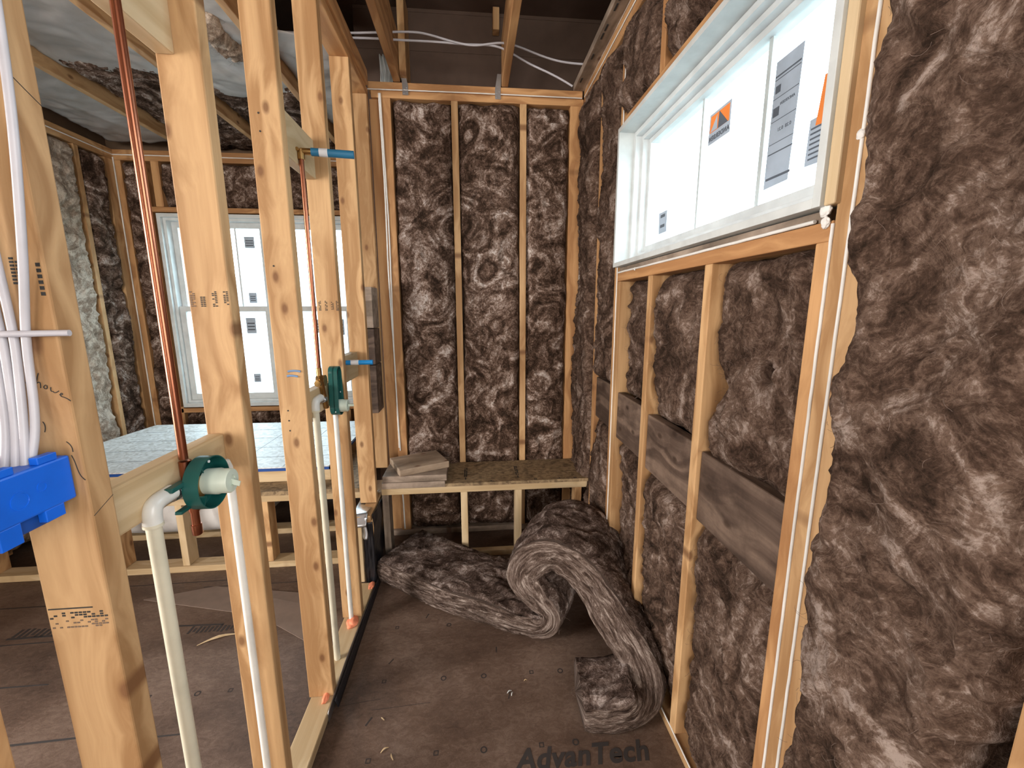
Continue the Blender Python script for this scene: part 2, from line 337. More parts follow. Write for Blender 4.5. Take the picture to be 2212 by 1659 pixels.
def glass_mat():
    m = bpy.data.materials.new('window glass'); m.use_nodes = True; nt = m.node_tree; nt.nodes.clear(); L = nt.links.new
    o = N(nt, 'ShaderNodeOutputMaterial'); t = N(nt, 'ShaderNodeBsdfTransparent'); t.inputs[0].default_value = (.93, .97, .97, 1)
    g = N(nt, 'ShaderNodeBsdfGlossy'); g.inputs['Roughness'].default_value = .02; lw = N(nt, 'ShaderNodeLayerWeight'); pw = N(nt, 'ShaderNodeMath', operation='POWER'); pw.inputs[1].default_value = 5; L(lw.outputs['Facing'], pw.inputs[0]); lw.inputs[0].default_value = .5
    f = N(nt, 'ShaderNodeMath', operation='MULTIPLY_ADD'); f.inputs[1].default_value = .8; f.inputs[2].default_value = .04; L(pw.outputs[0], f.inputs[0])
    mx = N(nt, 'ShaderNodeMixShader'); L(f.outputs[0], mx.inputs[0]); L(t.outputs[0], mx.inputs[1]); L(g.outputs[0], mx.inputs[2]); L(mx.outputs[0], o.inputs[0])
    return m
M_glass = glass_mat()

# ------------------------------------------------------------------ shell
YB, XR, XP0, XP1, XL, YL = 2.64, .677, -.65, -.56, -2.82, 3.84
H1, HT = 2.68, 2.76          # underside and top of the wall plates
def struct(o): o['kind'] = 'structure'; return o
def panel(name, a, b, mat, bevel=0): return struct(box(name, a, b, mat, bevel=bevel))
panel('floor', (-4.2, -6.6, -.03), (1.0, 4.1, 0), M_floor)
panel('ceiling', (-4.2, -6.6, 3.22), (1.0, 4.1, 3.26), M_deck)
# back wall of the shower: sheathing with horizontal seams, rising past the plates
bm = bmesh.new(); z = 0.0
while z < 3.22:
    boxbm(bm, (XP0, 2.785, z+.0015), (.82, 2.80, min(z+.2, 3.22)), .0)
    z += .2
boxbm(bm, (XP0, 2.80, 0), (.82, 2.812, 3.22))
struct(link_mesh('wall_back', bm, M_deck))
bm = bmesh.new()      # right wall sheathing with the window opening cut out
for a, b in (((.82, -6.5, 0), (.84, .78, 3.22)), ((.82, 2.81, 0), (.84, 2.812, 3.22)), ((.82, 1.96, 0), (.84, 2.81, 3.22)), ((.82, .78, 0), (.84, 1.96, 1.70)), ((.82, .78, 2.28), (.84, 1.96, 3.22))): boxbm(bm, a, b)
struct(link_mesh('wall_right', bm, M_sheath))
bm = bmesh.new()      # left wall of the bathroom, open towards the next room near the photographer
for a, b in (((XL-.16, 1.02, 0), (XL-.14, 4.0, 3.22)),): boxbm(bm, a, b)
struct(link_mesh('wall_left', bm, M_sheath))
bm = bmesh.new()      # bathroom back wall with the double window opening
for a, b in (((XL-.16, 3.98, 0), (-2.56, 4.0, 3.22)), ((-1.05, 3.98, 0), (-.5, 4.0, 3.22)), ((-2.56, 3.98, 0), (-1.05, 4.0, .68)), ((-2.56, 3.98, 2.28), (-1.05, 4.0, 3.22)), ((-.50, 2.80, 0), (-.48, 4.0, 3.22))): boxbm(bm, a, b)
struct(link_mesh('wall_bath', bm, M_sheath))
bm = bmesh.new()
for a, b in (((-4.2, -6.52, 0), (.82, -6.5, 3.22)), ((-4.22, -6.5, 0), (-4.2, 1.0, 3.22)), ((-4.2, 1.0, 0), (-2.98, 1.02, 3.22))): boxbm(bm, a, b)
struct(link_mesh('wall_rear', bm, M_sheath))

# ------------------------------------------------------------------ studs and plates
def stud(a, b, label, group, mat=M_wood, axis='Z', name='wall_stud', tilt=(0, 0, 0), cat='stud', parent=None):
    return lumber(name, a, b, mat, axis, tilt=tilt, label=label, cat=cat, group=group, parent=parent)
GP = 'studs of the open partition on the left'
A = stud((XP0, .62, .038), (XP1, .66, H1), 'nearest partition stud with white cables stapled on it and a handwritten note', GP)
B = stud((XP0, 1.04, .038), (XP1, 1.078, H1), 'second partition stud from the camera, behind the round green valve guard', GP)
C_ = stud((XP0, 1.42, .038), (XP1, 1.458, H1), 'third partition stud from the camera, with two blue chalk strokes', GP)
Dd = stud((XP0, 1.84, .038), (XP1, 1.878, H1), 'fourth partition stud, behind the long green valve plate', GP)
E_ = stud((XP0, 2.26, .425), (XP1, 2.298, H1), 'fifth partition stud, cut short above the metal flashing', GP)
P_ = stud((XP0+.008, 2.60, .50), (XP1, 2.638, H1), 'last partition stud standing on the bench at the back wall', GP)
stud((XP0, .14, .038), (XP1, .178, H1), 'partition stud beside the photographer', GP)
stud((XP0, -.27, .038), (XP1, -.232, H1), 'partition stud behind the photographer', GP)
lumber('bottom_plate', (XP0+.006, -.4, 0), (XP1, 2.10, .038), M_woodp, 'Y', label='flat timber plate on the floor under the open partition', cat='plate')
lumber('top_plate', (XP0, -.4, H1), (XP1, 2.64, H1+.038), M_woodo, 'Y', label='lower top plate of the open partition', cat='plate')
lumber('top_plate', (XP0, -.4, H1+.038), (XP1+.012, 2.60, H1+.115), M_woodo, 'Y', label='upper top plate of the open partition', cat='plate')
# back wall frame
stud((-.83, .58, .0), (-.74, .618, H1), 'brown stud crossing the lower left corner of the picture', 'studs beside the nearest partition stud')
GB = 'studs of the shower back wall'
stud((-.498, 2.64, .038), (-.438, 2.78, H1), 'back wall stud at the left corner with white sealant lines', GB, M_woodo)
stud((-.099, 2.64, .038), (-.060, 2.78, H1), 'narrow back wall stud left of the middle insulation batt', GB)
stud((.299, 2.64, .038), (.338, 2.78, H1), 'narrow back wall stud right of the middle insulation batt', GB)
stud((.598, 2.64, .038), (.672, 2.78, H1), 'broad corner stud at the right end of the back wall', GB, M_woodo)
stud((-.56, 2.66, .038), (-.50, 2.78, H1), 'recessed post in the left corner of the back wall', GB, M_woodo)
lumber('bottom_plate', (-.56, 2.64, 0), (.672, 2.78, .038), M_grey, 'X', label='plate on the floor under the back wall, below the bench', cat='plate')
lumber('top_plate', (-.545, 2.64, H1), (.676, 2.78, H1+.038), M_woodo, 'X', label='lower top plate of the shower back wall', cat='plate')
lumber('top_plate', (-.56, 2.636, H1+.039), (.668, 2.78, HT), M_woodo, 'X', label='upper top plate of the back wall carrying the ceiling joists', cat='plate')
# right wall frame
GR = 'studs of the right wall'
XD = .815
stud((XR, 2.245, .038), (XD, 2.283, H1), 'right wall stud between the corner and the window', GR, M_woodo)
stud((XR, 1.936, .038), (XD, 1.974, H1), 'full height stud left of the high window', GR, M_woodo)
stud((XR, 1.898, .038), (XD, 1.934, 1.63), 'short jack stud under the left end of the window', GR)
stud((XR, 1.549, .038), (XD, 1.587, 1.63), 'cripple stud under the window nearer the back wall', GR)
stud((XR, 1.152, .038), (XD, 1.190, 1.63), 'cripple stud under the window nearer the camera', GR)
stud((XR, .757, .038), (XD, .793, 1.63), 'knotty jack stud under the right end of the window', GR, M_woodo)
stud((XR, .719, .038), (XD, .755, H1), 'tall stud right of the window between two sealant lines', GR)
stud((XR, .681, .038), (XD, .717, H1), 'tall stud beside the big bulging insulation batt', GR)
stud((XR, .340, .038), (XD, .378, H1), 'right wall stud at the lower right corner of the picture', GR)
stud((XR, -.07, .038), (XD, -.032, H1), 'right wall stud beside the photographer', GR)
stud((XR, 1.549, 2.325), (XD, 1.587, H1), 'short cripple stud above the window', GR, M_woodo)
stud((XR, 1.152, 2.325), (XD, 1.190, H1), 'short cripple stud above the window near the camera', GR, M_woodo)
lumber('window_sill_plate', (XR, .757, 1.63), (XD, 1.934, 1.668), M_woodo, 'Y', label='rough timber sill under the high window', cat='sill')
lumber('window_header', (XR, .719, 2.285), (XD, 1.934, 2.325), M_woodo, 'Y', label='flat timber across the top of the high window', cat='header')
lumber('bottom_plate', (XR, -.5, 0), (XD, 2.64, .038), M_wood, 'Y', label='plate on the floor under the right wall', cat='plate')
lumber('top_plate', (XR, -.5, H1), (XD, 2.64, H1+.038), M_woodo, 'Y', label='lower top plate of the right wall', cat='plate')
lumber('top_plate', (XR, -.5, H1+.039), (XD, 2.64, HT), M_woodo, 'Y', label='upper top plate of the right wall', cat='plate')
rim = lumber('rim_joist', (.612, -.5, HT), (.815, 2.64, HT+.035), M_grey, 'Y', label='brown nailed board lying on top of the right wall plates', cat='board')
for i, y in enumerate((2.5, 2.28, 2.12, 2.06, 1.93, 1.87)):
    o = lumber('nail_plate_slot', (.625, y, HT-.002), (.633, y+.045, HT+.004), M_ink, 'Y', bevel=0); o.parent = rim; o.matrix_parent_inverse = rim.matrix_world.inverted()
# weathered blocking let in between the right wall studs
GW = 'dark blocking boards between the right wall studs'
for (y0, y1, z0, lab) in ((1.976, 2.243, .905, 'dark weathered blocking board farthest along the right wall'), (1.589, 1.896, .885, 'dark weathered blocking board left of the far cripple stud'),
                      (1.192, 1.547, .865, 'dark weathered blocking board between the two cripple studs'), (.795, 1.150, .85, 'largest dark weathered blocking board, nearest the camera')):
    lumber('blocking_board', (XR+.012, y0, z0), (XR+.052, y1, z0+.225), M_weather, 'Y', bevel=.005, label=lab, cat='board', group=GW, tilt=(math.radians(.6), 0, 0))
# ceiling joists
GJ = 'ceiling joists of the shower'
def joist(x0, x1, y0, y1, h, lab, mat, grp, z=HT):
    return lumber('ceiling_joist', (x0, y0, z+.002), (x1, y1, z+h), mat, 'Y', label=lab, cat='joist', group=grp)
joist(-.416, -.378, -3.0, 2.64, .24, 'ceiling joist left of the shower middle, beside the metal tie', M_woodo, GJ)
joist(.192, .230, -3.0, 2.64, .24, 'ceiling joist over the right half of the shower', M_woodo, GJ)
lumber('rafter_stub', (-.376, 2.60, HT+.02), (-.338, 2.78, 3.2), M_wood, 'Z', label='upright timber piece beside the left ceiling joist end', cat='timber')
lumber('rafter_stub', (.150, 2.72, 3.10), (.188, 2.78, 3.215), M_wood, 'Z', label='short timber piece high behind the right ceiling joist', cat='timber')
GL = 'ceiling joists of the bathroom'
joist(-2.26, -2.222, 1.2, 3.98, .22, 'bathroom ceiling joist nearest the left wall', M_wood, GL)
joist(-1.635, -1.597, -.5, 3.98, .22, 'middle bathroom ceiling joist', M_wood, GL)
joist(-1.035, -.997, -3.0, 3.98, .22, 'bathroom ceiling joist nearest the partition', M_wood, GL)
# partition blocks
GK = 'pale timber blocks between the partition studs'
lumber('blocking', (XP0+.002, .66, 2.03), (XP0+.04, 1.04, 2.16), M_woodp, 'Y', label='pale block high between the first two partition studs', cat='block', group=GK)
lumber('blocking', (XP0+.002, .66, 1.118), (XP0+.04, 1.04, 1.207), M_woodp, 'Y', bevel=.006, label='pale block behind the round green valve guard', cat='block', group=GK)
lumber('blocking', (XP0+.002, 1.458, 2.015), (XP0+.04, 1.84, 2.16), M_woodp, 'Y', label='pale block behind the shower arm stub', cat='block', group=GK)
lumber('blocking', (XP0+.002, 1.458, 1.10), (XP0+.04, 1.84, 1.20), M_woodp, 'Y', label='pale block behind the long green valve plate', cat='block', group=GK)
lumber('blocking', (XP0+.002, 1.878, 1.155), (XP0+.04, 2.26, 1.285), M_woodp, 'Y', label='pale printed block behind the blue pipe stub', cat='block', group=GK)
# stacked dark planks by the last stud
GD = 'short planks stacked between the last two partition studs'
for i, (z0, z1, mt) in enumerate(((1.40, 1.63, M_grey), (1.19, 1.395, M_weather), (.90, 1.185, M_weather))):
    lumber('backing_plank', (XP0, 2.45, z0), (XP0+.088, 2.598, z1), mt, 'X', label=('pale topmost plank of the stack by the last partition stud', 'dark middle plank of the stack by the last partition stud', 'dark lowest plank of the stack by the last partition stud')[i], cat='plank', group=GD)
# bathroom left wall and back wall frame
GS = 'studs of the bathroom left wall'
for y in (3.50, 2.96, 2.55, 2.14, 1.73):
    stud((XL-.14, y, .038), (XL, y+.038, H1), {3.50: 'narrow sunlit stud in the bathroom left wall between two batts'}.get(y, 'bathroom left wall stud hidden toward the camera side'), GS)
stud((XL-.14, 3.76, .038), (XL, 3.84, H1), 'broad stud in the corner of the bathroom left wall', GS)
lumber('top_plate', (XL-.14, 1.0, H1), (XL, 3.98, HT), M_wood, 'Y', label='top plate of the bathroom left wall with a white sealant line', cat='plate')
GT = 'studs of the bathroom window wall'
stud((XL+.005, YL, .038), (XL+.05, 3.98, H1), 'window wall stud in the far bathroom corner', GT, M_woodo)
stud((-2.66, YL, .038), (-2.622, 3.98, H1), 'full height stud left of the bathroom window', GT, M_woodo)
stud((-2.60, YL, .038), (-2.565, 3.98, .66), 'jack stud below the left end of the bathroom window', GT)
stud((-1.74, YL, .038), (-1.702, 3.98, .60), 'cripple stud below the middle of the bathroom window', GT)
stud((-1.17, YL, .038), (-1.132, 3.98, .60), 'cripple stud below the right part of the bathroom window', GT)
stud((-2.55, YL, 2.335), (-2.49, 3.98, H1), 'short cripple stud above the left end of the bathroom window', GT, M_woodo)
lumber('window_sill_plate', (-2.60, YL, .605), (-1.0, 3.98, .645), M_woodo, 'X', label='rough timber sill under the bathroom window', cat='sill')
lumber('window_header', (-2.60, YL, 2.295), (-1.0, 3.98, 2.335), M_woodo, 'X', label='flat timber across the top of the bathroom window', cat='header')
lumber('top_plate', (XL, YL, H1), (-.5, 3.98, HT), M_woodo, 'X', label='top plate above the bathroom window wall', cat='plate')
stud((-1.03, YL, .038), (-.95, 3.98, H1), 'stud right of the bathroom window behind the partition', GT)

# ------------------------------------------------------------------ insulation
def grid_object(name, P, mats, uv=None, fmat=None, parent=None):
    n, m = P.shape[:2]
    me = bpy.data.meshes.new(name)
    idx = np.arange(n*m).reshape(n, m)
    q = np.stack([idx[:-1, :-1], idx[1:, :-1], idx[1:, 1:], idx[:-1, 1:]], -1).reshape(-1, 4)
    me.vertices.add(n*m); me.vertices.foreach_set('co', P.reshape(-1))
    me.loops.add(q.size); me.loops.foreach_set('vertex_index', q.reshape(-1))
    me.polygons.add(len(q)); me.polygons.foreach_set('loop_start', np.arange(0, q.size, 4)); me.polygons.foreach_set('loop_total', np.full(len(q), 4))
    me.polygons.foreach_set('use_smooth', np.ones(len(q), bool))
    for t in mats: me.materials.append(t)
    if fmat is not None: me.polygons.foreach_set('material_index', fmat.reshape(-1))
    me.update(calc_edges=True)
    if uv is not None:
        l = me.uv_layers.new(name='UVMap'); l.data.foreach_set('uv', uv.reshape(-1, 2)[q.reshape(-1)].reshape(-1))
    o = bpy.data.objects.new(name, me); COL.objects.link(o)
    if parent: o.parent = parent
    return o
_seed = [0]
def batt(O, U, V, Nn, w, h, label, group, mat=None, bulge=.03, amp=.022, back=.065, res=.008, wob=.012, rec=0.0, dents=(), freq=6.5, name='insulation_batt'):
    """fibreglass batt: O lower left corner on the stud face plane, U across, V up, Nn out of the wall"""
    _seed[0] += 1; s0 = _seed[0]*13.7
    O, U, V, Nn = [np.array(t, float) for t in (O, U, V, Nn)]
    nu, nv = max(8, int(w/res)), max(8, int(h/res))
    u = np.linspace(0, 1, nu); v = np.linspace(0, 1, nv)
    uu, vv = np.meshgrid(u, v, indexing='ij')
    x, y = uu*w, vv*h
    e = np.minimum(np.minimum(x, w-x)/.055, 1); ev = np.minimum(np.minimum(y, h-y)/.07, 1)
    prof = np.sqrt(np.clip(1-(1-e)**2, 0, 1))*np.sqrt(np.clip(1-(1-ev)**2, 0, 1))
    t = tufts(x*freq, y*freq, s0)
    low = fbm(x*2.2+s0, y*2.2, s0, 3)
    d = -rec-.045*(1-prof)+bulge*prof*(.6+1.4*low)+amp*t*(.35+.65*prof)
    d += .006*tufts(x*28, y*28, s0+4, 3)
    for (du, dv, r, depth) in dents:
        rr = ((uu-du)*w)**2+((vv-dv)*h)**2; d -= depth*np.exp(-rr/(r*r))
    du = wob*(fbm(y*4, x*2, s0+2, 4))*1.2*np.clip(1-e, 0, 1)
    du2 = .010*fbm(x*9+4, y*9, s0+6, 3); dv2 = .012*fbm(x*9, y*9+7, s0+8, 3)
    P = O+U*(x+du+du2)[..., None]+V*(y+dv2)[..., None]+Nn*d[..., None]
    # skirts back into the bay
    def skirt(row): return row-Nn*0+(-Nn)*(back)
    P = np.concatenate([skirt(P[:1]), P, skirt(P[-1:])], 0)
    P = np.concatenate([skirt(P[:, :1]), P, skirt(P[:, -1:])], 1)
    o = grid_object(name, P, [mat or M_wool])
    return prop(o, label, 'insulation', group)
X3, Y3, Z3 = (1, 0, 0), (0, 1, 0), (0, 0, 1)
GI = 'batts in the shower back wall'
batt((-.438, YB, .04), X3, Z3, (0, -1, 0), .339, 2.64, 'tall batt in the left bay of the shower back wall', GI, rec=.010, bulge=.02, amp=.020)
batt((-.060, YB, .04), X3, Z3, (0, -1, 0), .359, 2.64, 'tall batt in the middle bay of the shower back wall', GI, rec=.008, bulge=.02, amp=.020)
batt((.338, YB, .04), X3, Z3, (0, -1, 0), .260, 2.64, 'tall batt in the right bay of the shower back wall', GI, rec=.015, bulge=.02, amp=.022)
GI = 'batts in the right wall'
Nx = (-1, 0, 0)
batt((XR, 2.283, .04), Y3, Z3, Nx, .345, 2.64, 'narrow batt squeezed in the corner beside the back wall', GI, M_wool_r, rec=-.004, bulge=.03)
batt((XR, 1.974, .04), Y3, Z3, Nx, .271, .88, 'low batt left of the window studs, below the dark board', GI, M_wool_r, rec=.02)
batt((XR, 1.974, 1.13), Y3, Z3, Nx, .271, 1.55, 'tall batt left of the window above the dark board', GI, M_wool_r, rec=.012)
batt((XR, 1.587, .04), Y3, Z3, Nx, .311, .85, 'low batt behind the far end of the floor roll', GI, M_wool_r, rec=.05)
batt((XR, 1.587, 1.10), Y3, Z3, Nx, .311, .53, 'small batt under the window, first right of the jack stud', GI, M_wool_r, rec=.055, bulge=.02)
batt((XR, 1.190, .04), Y3, Z3, Nx, .359, .83, 'low batt between the cripple studs, below the dark board', GI, M_wool_r, rec=.045)
batt((XR, 1.190, 1.08), Y3, Z3, Nx, .359, .55, 'small batt under the window between the two cripple studs', GI, M_wool_r, rec=.045, bulge=.03)
batt((XR, .793, .04), Y3, Z3, Nx, .359, .82, 'low batt below the largest dark board', GI, M_wool_r, rec=.035)
batt((XR, .793, 1.06), Y3, Z3, Nx, .359, .57, 'batt with a torn hole under the right end of the window', GI, M_wool_r, rec=.030, bulge=.04, dents=((.42, .50, .022, .07), (.88, .38, .05, .05)))
batt((XR, .375, .04), Y3, Z3, Nx, .298, 2.64, 'biggest batt bulging over the studs at the right edge', GI, M_wool_r, rec=-.028, bulge=.045, amp=.024, wob=.05, freq=4.5)
batt((XR, -.032, .04), Y3, Z3, Nx, .372, 2.64, 'batt beside the photographer on the right wall', GI, M_wool_r, rec=-.02, bulge=.04, amp=.024)
batt((XR, 1.587, 2.325), Y3, Z3, Nx, .349, .36, 'small batt above the window in the far bay', GI, M_wool_r, rec=.012)
batt((XR, 1.190, 2.325), Y3, Z3, Nx, .359, .36, 'small batt above the window in the middle bay', GI, M_wool_r, rec=.012)
batt((XR, .757, 2.325), Y3, Z3, Nx, .395, .36, 'small batt above the window in the near bay', GI, M_wool_r, rec=.012)
GI = 'batts in the bathroom left wall'
for y0, w, mt, rec, lab in ((3.538, .222, M_wool, .02, 'dark batt in the bathroom left wall beside the corner'), (2.998, .502, M_wool_pale, .018, 'pale batt coloured as if sunlit, bulging in the bathroom left wall'), (2.588, .372, M_wool_pale, .01, 'bathroom left wall batt behind the nearest partition stud'), (2.178, .372, M_wool, 0, 'bathroom left wall batt toward the near side')):
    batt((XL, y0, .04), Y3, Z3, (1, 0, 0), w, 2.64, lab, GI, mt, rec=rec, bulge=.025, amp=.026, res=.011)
GI = 'batts in the bathroom window wall'
batt((-2.77, YL, .04), X3, Z3, (0, -1, 0), .110, 2.64, 'narrow dark batt left of the bathroom window', GI, M_wool, rec=.0, res=.011)
batt((-2.49, YL, 2.335), X3, Z3, (0, -1, 0), 1.46, .345, 'wide batt above the bathroom window', GI, M_wool, rec=.012, res=.011)
batt((-2.565, YL, .04), X3, Z3, (0, -1, 0), .825, .565, 'batt below the left bathroom window', GI, M_wool, rec=.02, res=.011)
batt((-1.702, YL, .04), X3, Z3, (0, -1, 0), .53, .565, 'batt below the right bathroom window', GI, M_wool, rec=.02, res=.011)
# ceiling batts: paper facing between the bathroom joists, bare wool where it is torn
def facing(x0, x1, y0, y1, z, label, seed, torn=None):
    nx, ny = int((x1-x0)/.015), int((y1-y0)/.015)
    u, v = np.meshgrid(np.linspace(0, 1, nx), np.linspace(0, 1, ny), indexing='ij')
    x = x0+u*(x1-x0); y = y0+v*(y1-y0)
    sag = -.020*np.sin(np.pi*u)+.030*fbm(x*3+seed, y*1.6, seed, 3)+.012*tufts(x*3, y*5, seed+3, 3)
    zz = z+sag+.02
    P = np.stack([x, y, zz], -1)
    o = grid_object('insulation_facing', P, [M_paper])
    sol = o.modifiers.new('thick', 'SOLIDIFY'); sol.thickness = .004
    return prop(o, label, 'insulation', 'paper faced batts in the bathroom ceiling')
facing(XL+.0, -2.262, 1.2, 3.83, HT+.05, 'grey paper facing over the bathroom left wall', 1)
facing(-2.220, -1.637, 1.0, 2.78, HT+.05, 'grey paper facing between the first two bathroom joists', 2)
facing(-1.595, -1.037, .8, 2.98, HT+.05, 'grey paper facing between the second and third bathroom joists', 3)
facing(-.995, -.655, 2.35, 3.4, HT+.05, 'bluish paper facing between the last joist and the partition', 4)
GI = 'bare batts in the bathroom ceiling'
batt((-2.222, 3.98, HT+.10), (1, 0, 0), (0, -1, 0), (0, 0, -1), .585, 1.3, 'bare brown batt at the torn end of the bathroom ceiling', GI, M_wool, bulge=.03, rec=-.01, res=.012)
batt((-1.597, 3.98, HT+.10), (1, 0, 0), (0, -1, 0), (0, 0, -1), .562, 1.1, 'bare brown batt above the middle of the bathroom window', GI, M_wool, bulge=.03, rec=-.01, res=.012)
batt((-.997, 2.40, HT+.25), (1, 0, 0), (0, -1, 0), (0, 0, -1), .56, 2.4, 'dark bare batt above the partition', GI, M_wool_r, bulge=.03, rec=0, res=.014)
batt((-1.27, 2.62, HT+.045), (1, 0, 0), (0, -1, 0), (0, 0, -1), .13, .36, 'torn brown tuft hanging through the ceiling paper', GI, M_wool_pale, bulge=.05, rec=-.0, res=.006, amp=.035, back=.03, name='wool_tuft')

# ------------------------------------------------------------------ loose batt on the floor
def spline(K, n):
    K = np.array(K, float); m = len(K); out = []
    for t in np.linspace(0, m-1, n):
        i = min(int(t), m-2); f = t-i
        p0, p1, p2, p3 = K[max(i-1, 0)], K[i], K[i+1], K[min(i+2, m-1)]
        out.append(.5*((2*p1)+(-p0+p2)*f+(2*p0-5*p1+4*p2-p3)*f*f+(-p0+3*p1-3*p2+p3)*f**3))
    return np.array(out)
#        front edge mid point        width vector
KEY = [((-.545, 2.17, .062), (.20, .30, 0), .125), ((-.36, 2.03, .066), (.19, .30, 0), .13), ((-.166, 1.885, .066), (.18, .30, 0), .13), ((.02, 1.79, .064), (.17, .31, 0), .125),
       ((.19, 1.70, .056), (.17, .31, 0), .105), ((.300, 1.655, .066), (.17, .31, 0), .10), ((.328, 1.66, .125), (.17, .31, .01), .105), ((.265, 1.69, .190), (.17, .31, .02), .14),
       ((.215, 1.72, .26), (.18, .32, .02), .175), ((.235, 1.73, .34), (.19, .33, .02), .175), ((.32, 1.71, .398), (.20, .34, .01), .165), ((.42, 1.67, .375), (.21, .33, .0), .165),
       ((.50, 1.59, .305), (.20, .33, -.02), .17), ((.565, 1.48, .225), (.14, .33, -.03), .17), ((.610, 1.38, .165), (.08, .30, -.02), .16), ((.625, 1.29, .110), (.05, .25, 0), .15),
       ((.585, 1.225, .070), (.04, .22, 0), .12), ((.49, 1.205, .056), (.04, .22, 0), .105), ((.375, 1.22, .052), (.02, .22, 0), .095)]
def floor_roll():
    n = 260
    F = spline([k[0] for k in KEY], n); Wv = spline([k[1] for k in KEY], n); T = spline([[k[2]] for k in KEY], n)[:, 0]
    tan = np.gradient(F, axis=0); tan /= np.linalg.norm(tan, axis=1)[:, None]
    arc = np.concatenate([[0], np.cumsum(np.linalg.norm(np.diff(F, axis=0), axis=1))])
    wl = np.linalg.norm(Wv, axis=1); wh = Wv/wl[:, None]
    nor = np.cross(tan, wh); nor /= np.linalg.norm(nor, axis=1)[:, None]
    nor *= -np.sign(nor[20, 2]) if nor[20, 2] < 0 else 1
    # cross section: front side (layers), top, back side, bottom
    ns, nt_ = 18, 40
    sec = []
    for k in range(ns): sec.append((0, -1+2*k/ns, 0))
    for k in range(nt_): sec.append((k/nt_, 1, 1))
    for k in range(ns): sec.append((1, 1-2*k/ns, 2))
    for k in range(nt_): sec.append((1-k/nt_, -1, 3))
    sec.append(sec[0])
    sec_a = np.array(sec)
    a = sec_a[:, 0][None, :]; b = sec_a[:, 1][None, :]; side = sec_a[:, 2][None, :]
    s = arc[:, None]
    # rounded corners
    rb = np.clip(1-np.abs(b), 0, 1); ra = np.minimum(a, 1-a)
    P = F[:, None, :]+Wv[:, None, :]*a[..., None]+nor[:, None, :]*(b*T[:, None]/2)[..., None]
    isS = (side == 0) | (side == 2)
    sgn = np.where(a < .5, -1, 1)
    per = np.where(isS, b*.06, a*.35+side)
    layer = tufts(s*5+0*b, b*3.2+np.where(side == 2, 20, 0)+0*s, 3.0, 4)+.5*pn(s*7, b*9+0*s, 8.0)
    dS = .013*layer+.012*(1-b*b)
    top = tufts(s*6.5+0*a, a*2.6+side*5+0*s, 7.0, 4)
    dT = .013*top+.014*np.sqrt(np.clip(ra*6, 0, 1))-.010+.012*fbm(s*2.5+0*a, a*2+side*3+0*s, 4.0, 2)
    P += (wh[:, None, :]*sgn[..., None])*(np.where(isS, dS, 0.0))[..., None]
    P += nor[:, None, :]*(np.where(isS, 0, dT*np.sign(b)))[..., None]
    P += .008*np.stack([fbm(s*12+0*a, per*14+0*s, 1.0, 3), fbm(s*12+0*a, per*14+0*s, 5.0, 3), .6*fbm(s*12+0*a, per*14+0*s, 9.0, 3)], -1)
    P[..., 2] = np.maximum(P[..., 2], .003)
    # end caps
    def cap(row, sgn_, t):
        c = row.mean(0); rows = []
        for k in (.8, .5, .2, 0.0): rows.append(c+(row-c)*k+sgn_*t*.018*(1-k)+np.zeros_like(row))
        return rows
    r0 = cap(P[0], -1, tan[0]); r1 = cap(P[-1], 1, tan[-1])
    Pf = np.concatenate([np.array(r0[::-1]), P, np.array(r1)], 0)
    m = Pf.shape[1]; nn = Pf.shape[0]
    sv = np.concatenate([[0]*4, arc, [arc[-1]]*4])
    pv = np.where(isS[0], b[0]*.06+side[0], a[0]*.35+side[0])
    uv = np.stack(np.broadcast_arrays(sv[:, None], pv[None, :]), -1)
    fm = np.broadcast_to(isS[0][:-1].astype(int)[None, :], (nn-1, m-1)).copy()
    fm[:4] = 1; fm[-4:] = 1
    o = grid_object('insulation_roll', Pf, [M_wool_r2, M_wool_edge], uv.astype(np.float32).copy(), fm)
    prop(o, 'loose brown insulation batt folded into an arch on the floor', 'insulation')
    return o
M_wool_r2 = wool('brown fibreglass roll', [(.64, (.026, .016, .012)), (.77, (.080, .052, .041)), (.88, (.19, .140, .120)), (.98, (.45, .38, .35))], 7)
roll = floor_roll()

# ------------------------------------------------------------------ bench
bench = empty('shower_bench', (.07, 2.47, 0), 'low timber framed bench with a strand board seat at the back wall', 'bench')
def part(fn, *a, **k):
    k['parent'] = bench; return fn(*a, **k)
part(lumber, 'front_rail', (-.54, 2.30, .448), (.672, 2.34, .486), M_woodp, 'X')
part(box, 'seat_board', (-.19, 2.296, .487), (.676, 2.635, .506), M_osb)
for x0 in (-.087, .235, .598): part(lumber, 'leg', (x0, 2.30, .038), (x0+.04, 2.388, .448), M_woodp if x0 < .5 else M_wood, 'Z')
part(lumber, 'leg', (-.538, 2.30, .0), (-.500, 2.388, .448), M_grey, 'Z')
part(lumber, 'floor_rail', (-.45, 2.345, 0), (.60, 2.385, .037), M_woodp, 'X')
o = part(lumber, 'rear_rail', (-.54, 2.59, .448), (.672, 2.63, .486), M_wood, 'X')
def marks(parent, M, w, h, nx, ny, seed, mat, fill=.6):
    """blocky unreadable print"""
    r = random.Random(seed); bm = bmesh.new()
    for i in range(nx):
        for j in range(ny):
            if r.random() < fill:
                x0, x1 = w*(i/nx-.5), w*((i+.75)/nx-.5); y0, y1 = h*(j/ny-.5), h*((j+.62)/ny-.5)
                boxbm(bm, (x0, y0, 0), (x1, y1, .0006))
    o = link_mesh('printed_mark', bm, mat); o.matrix_world = M
    if parent:
        o.parent = parent
        o.matrix_parent_inverse = (Matrix.Translation(-parent.location) if parent.type == 'EMPTY' else parent.matrix_world.inverted())
    return o
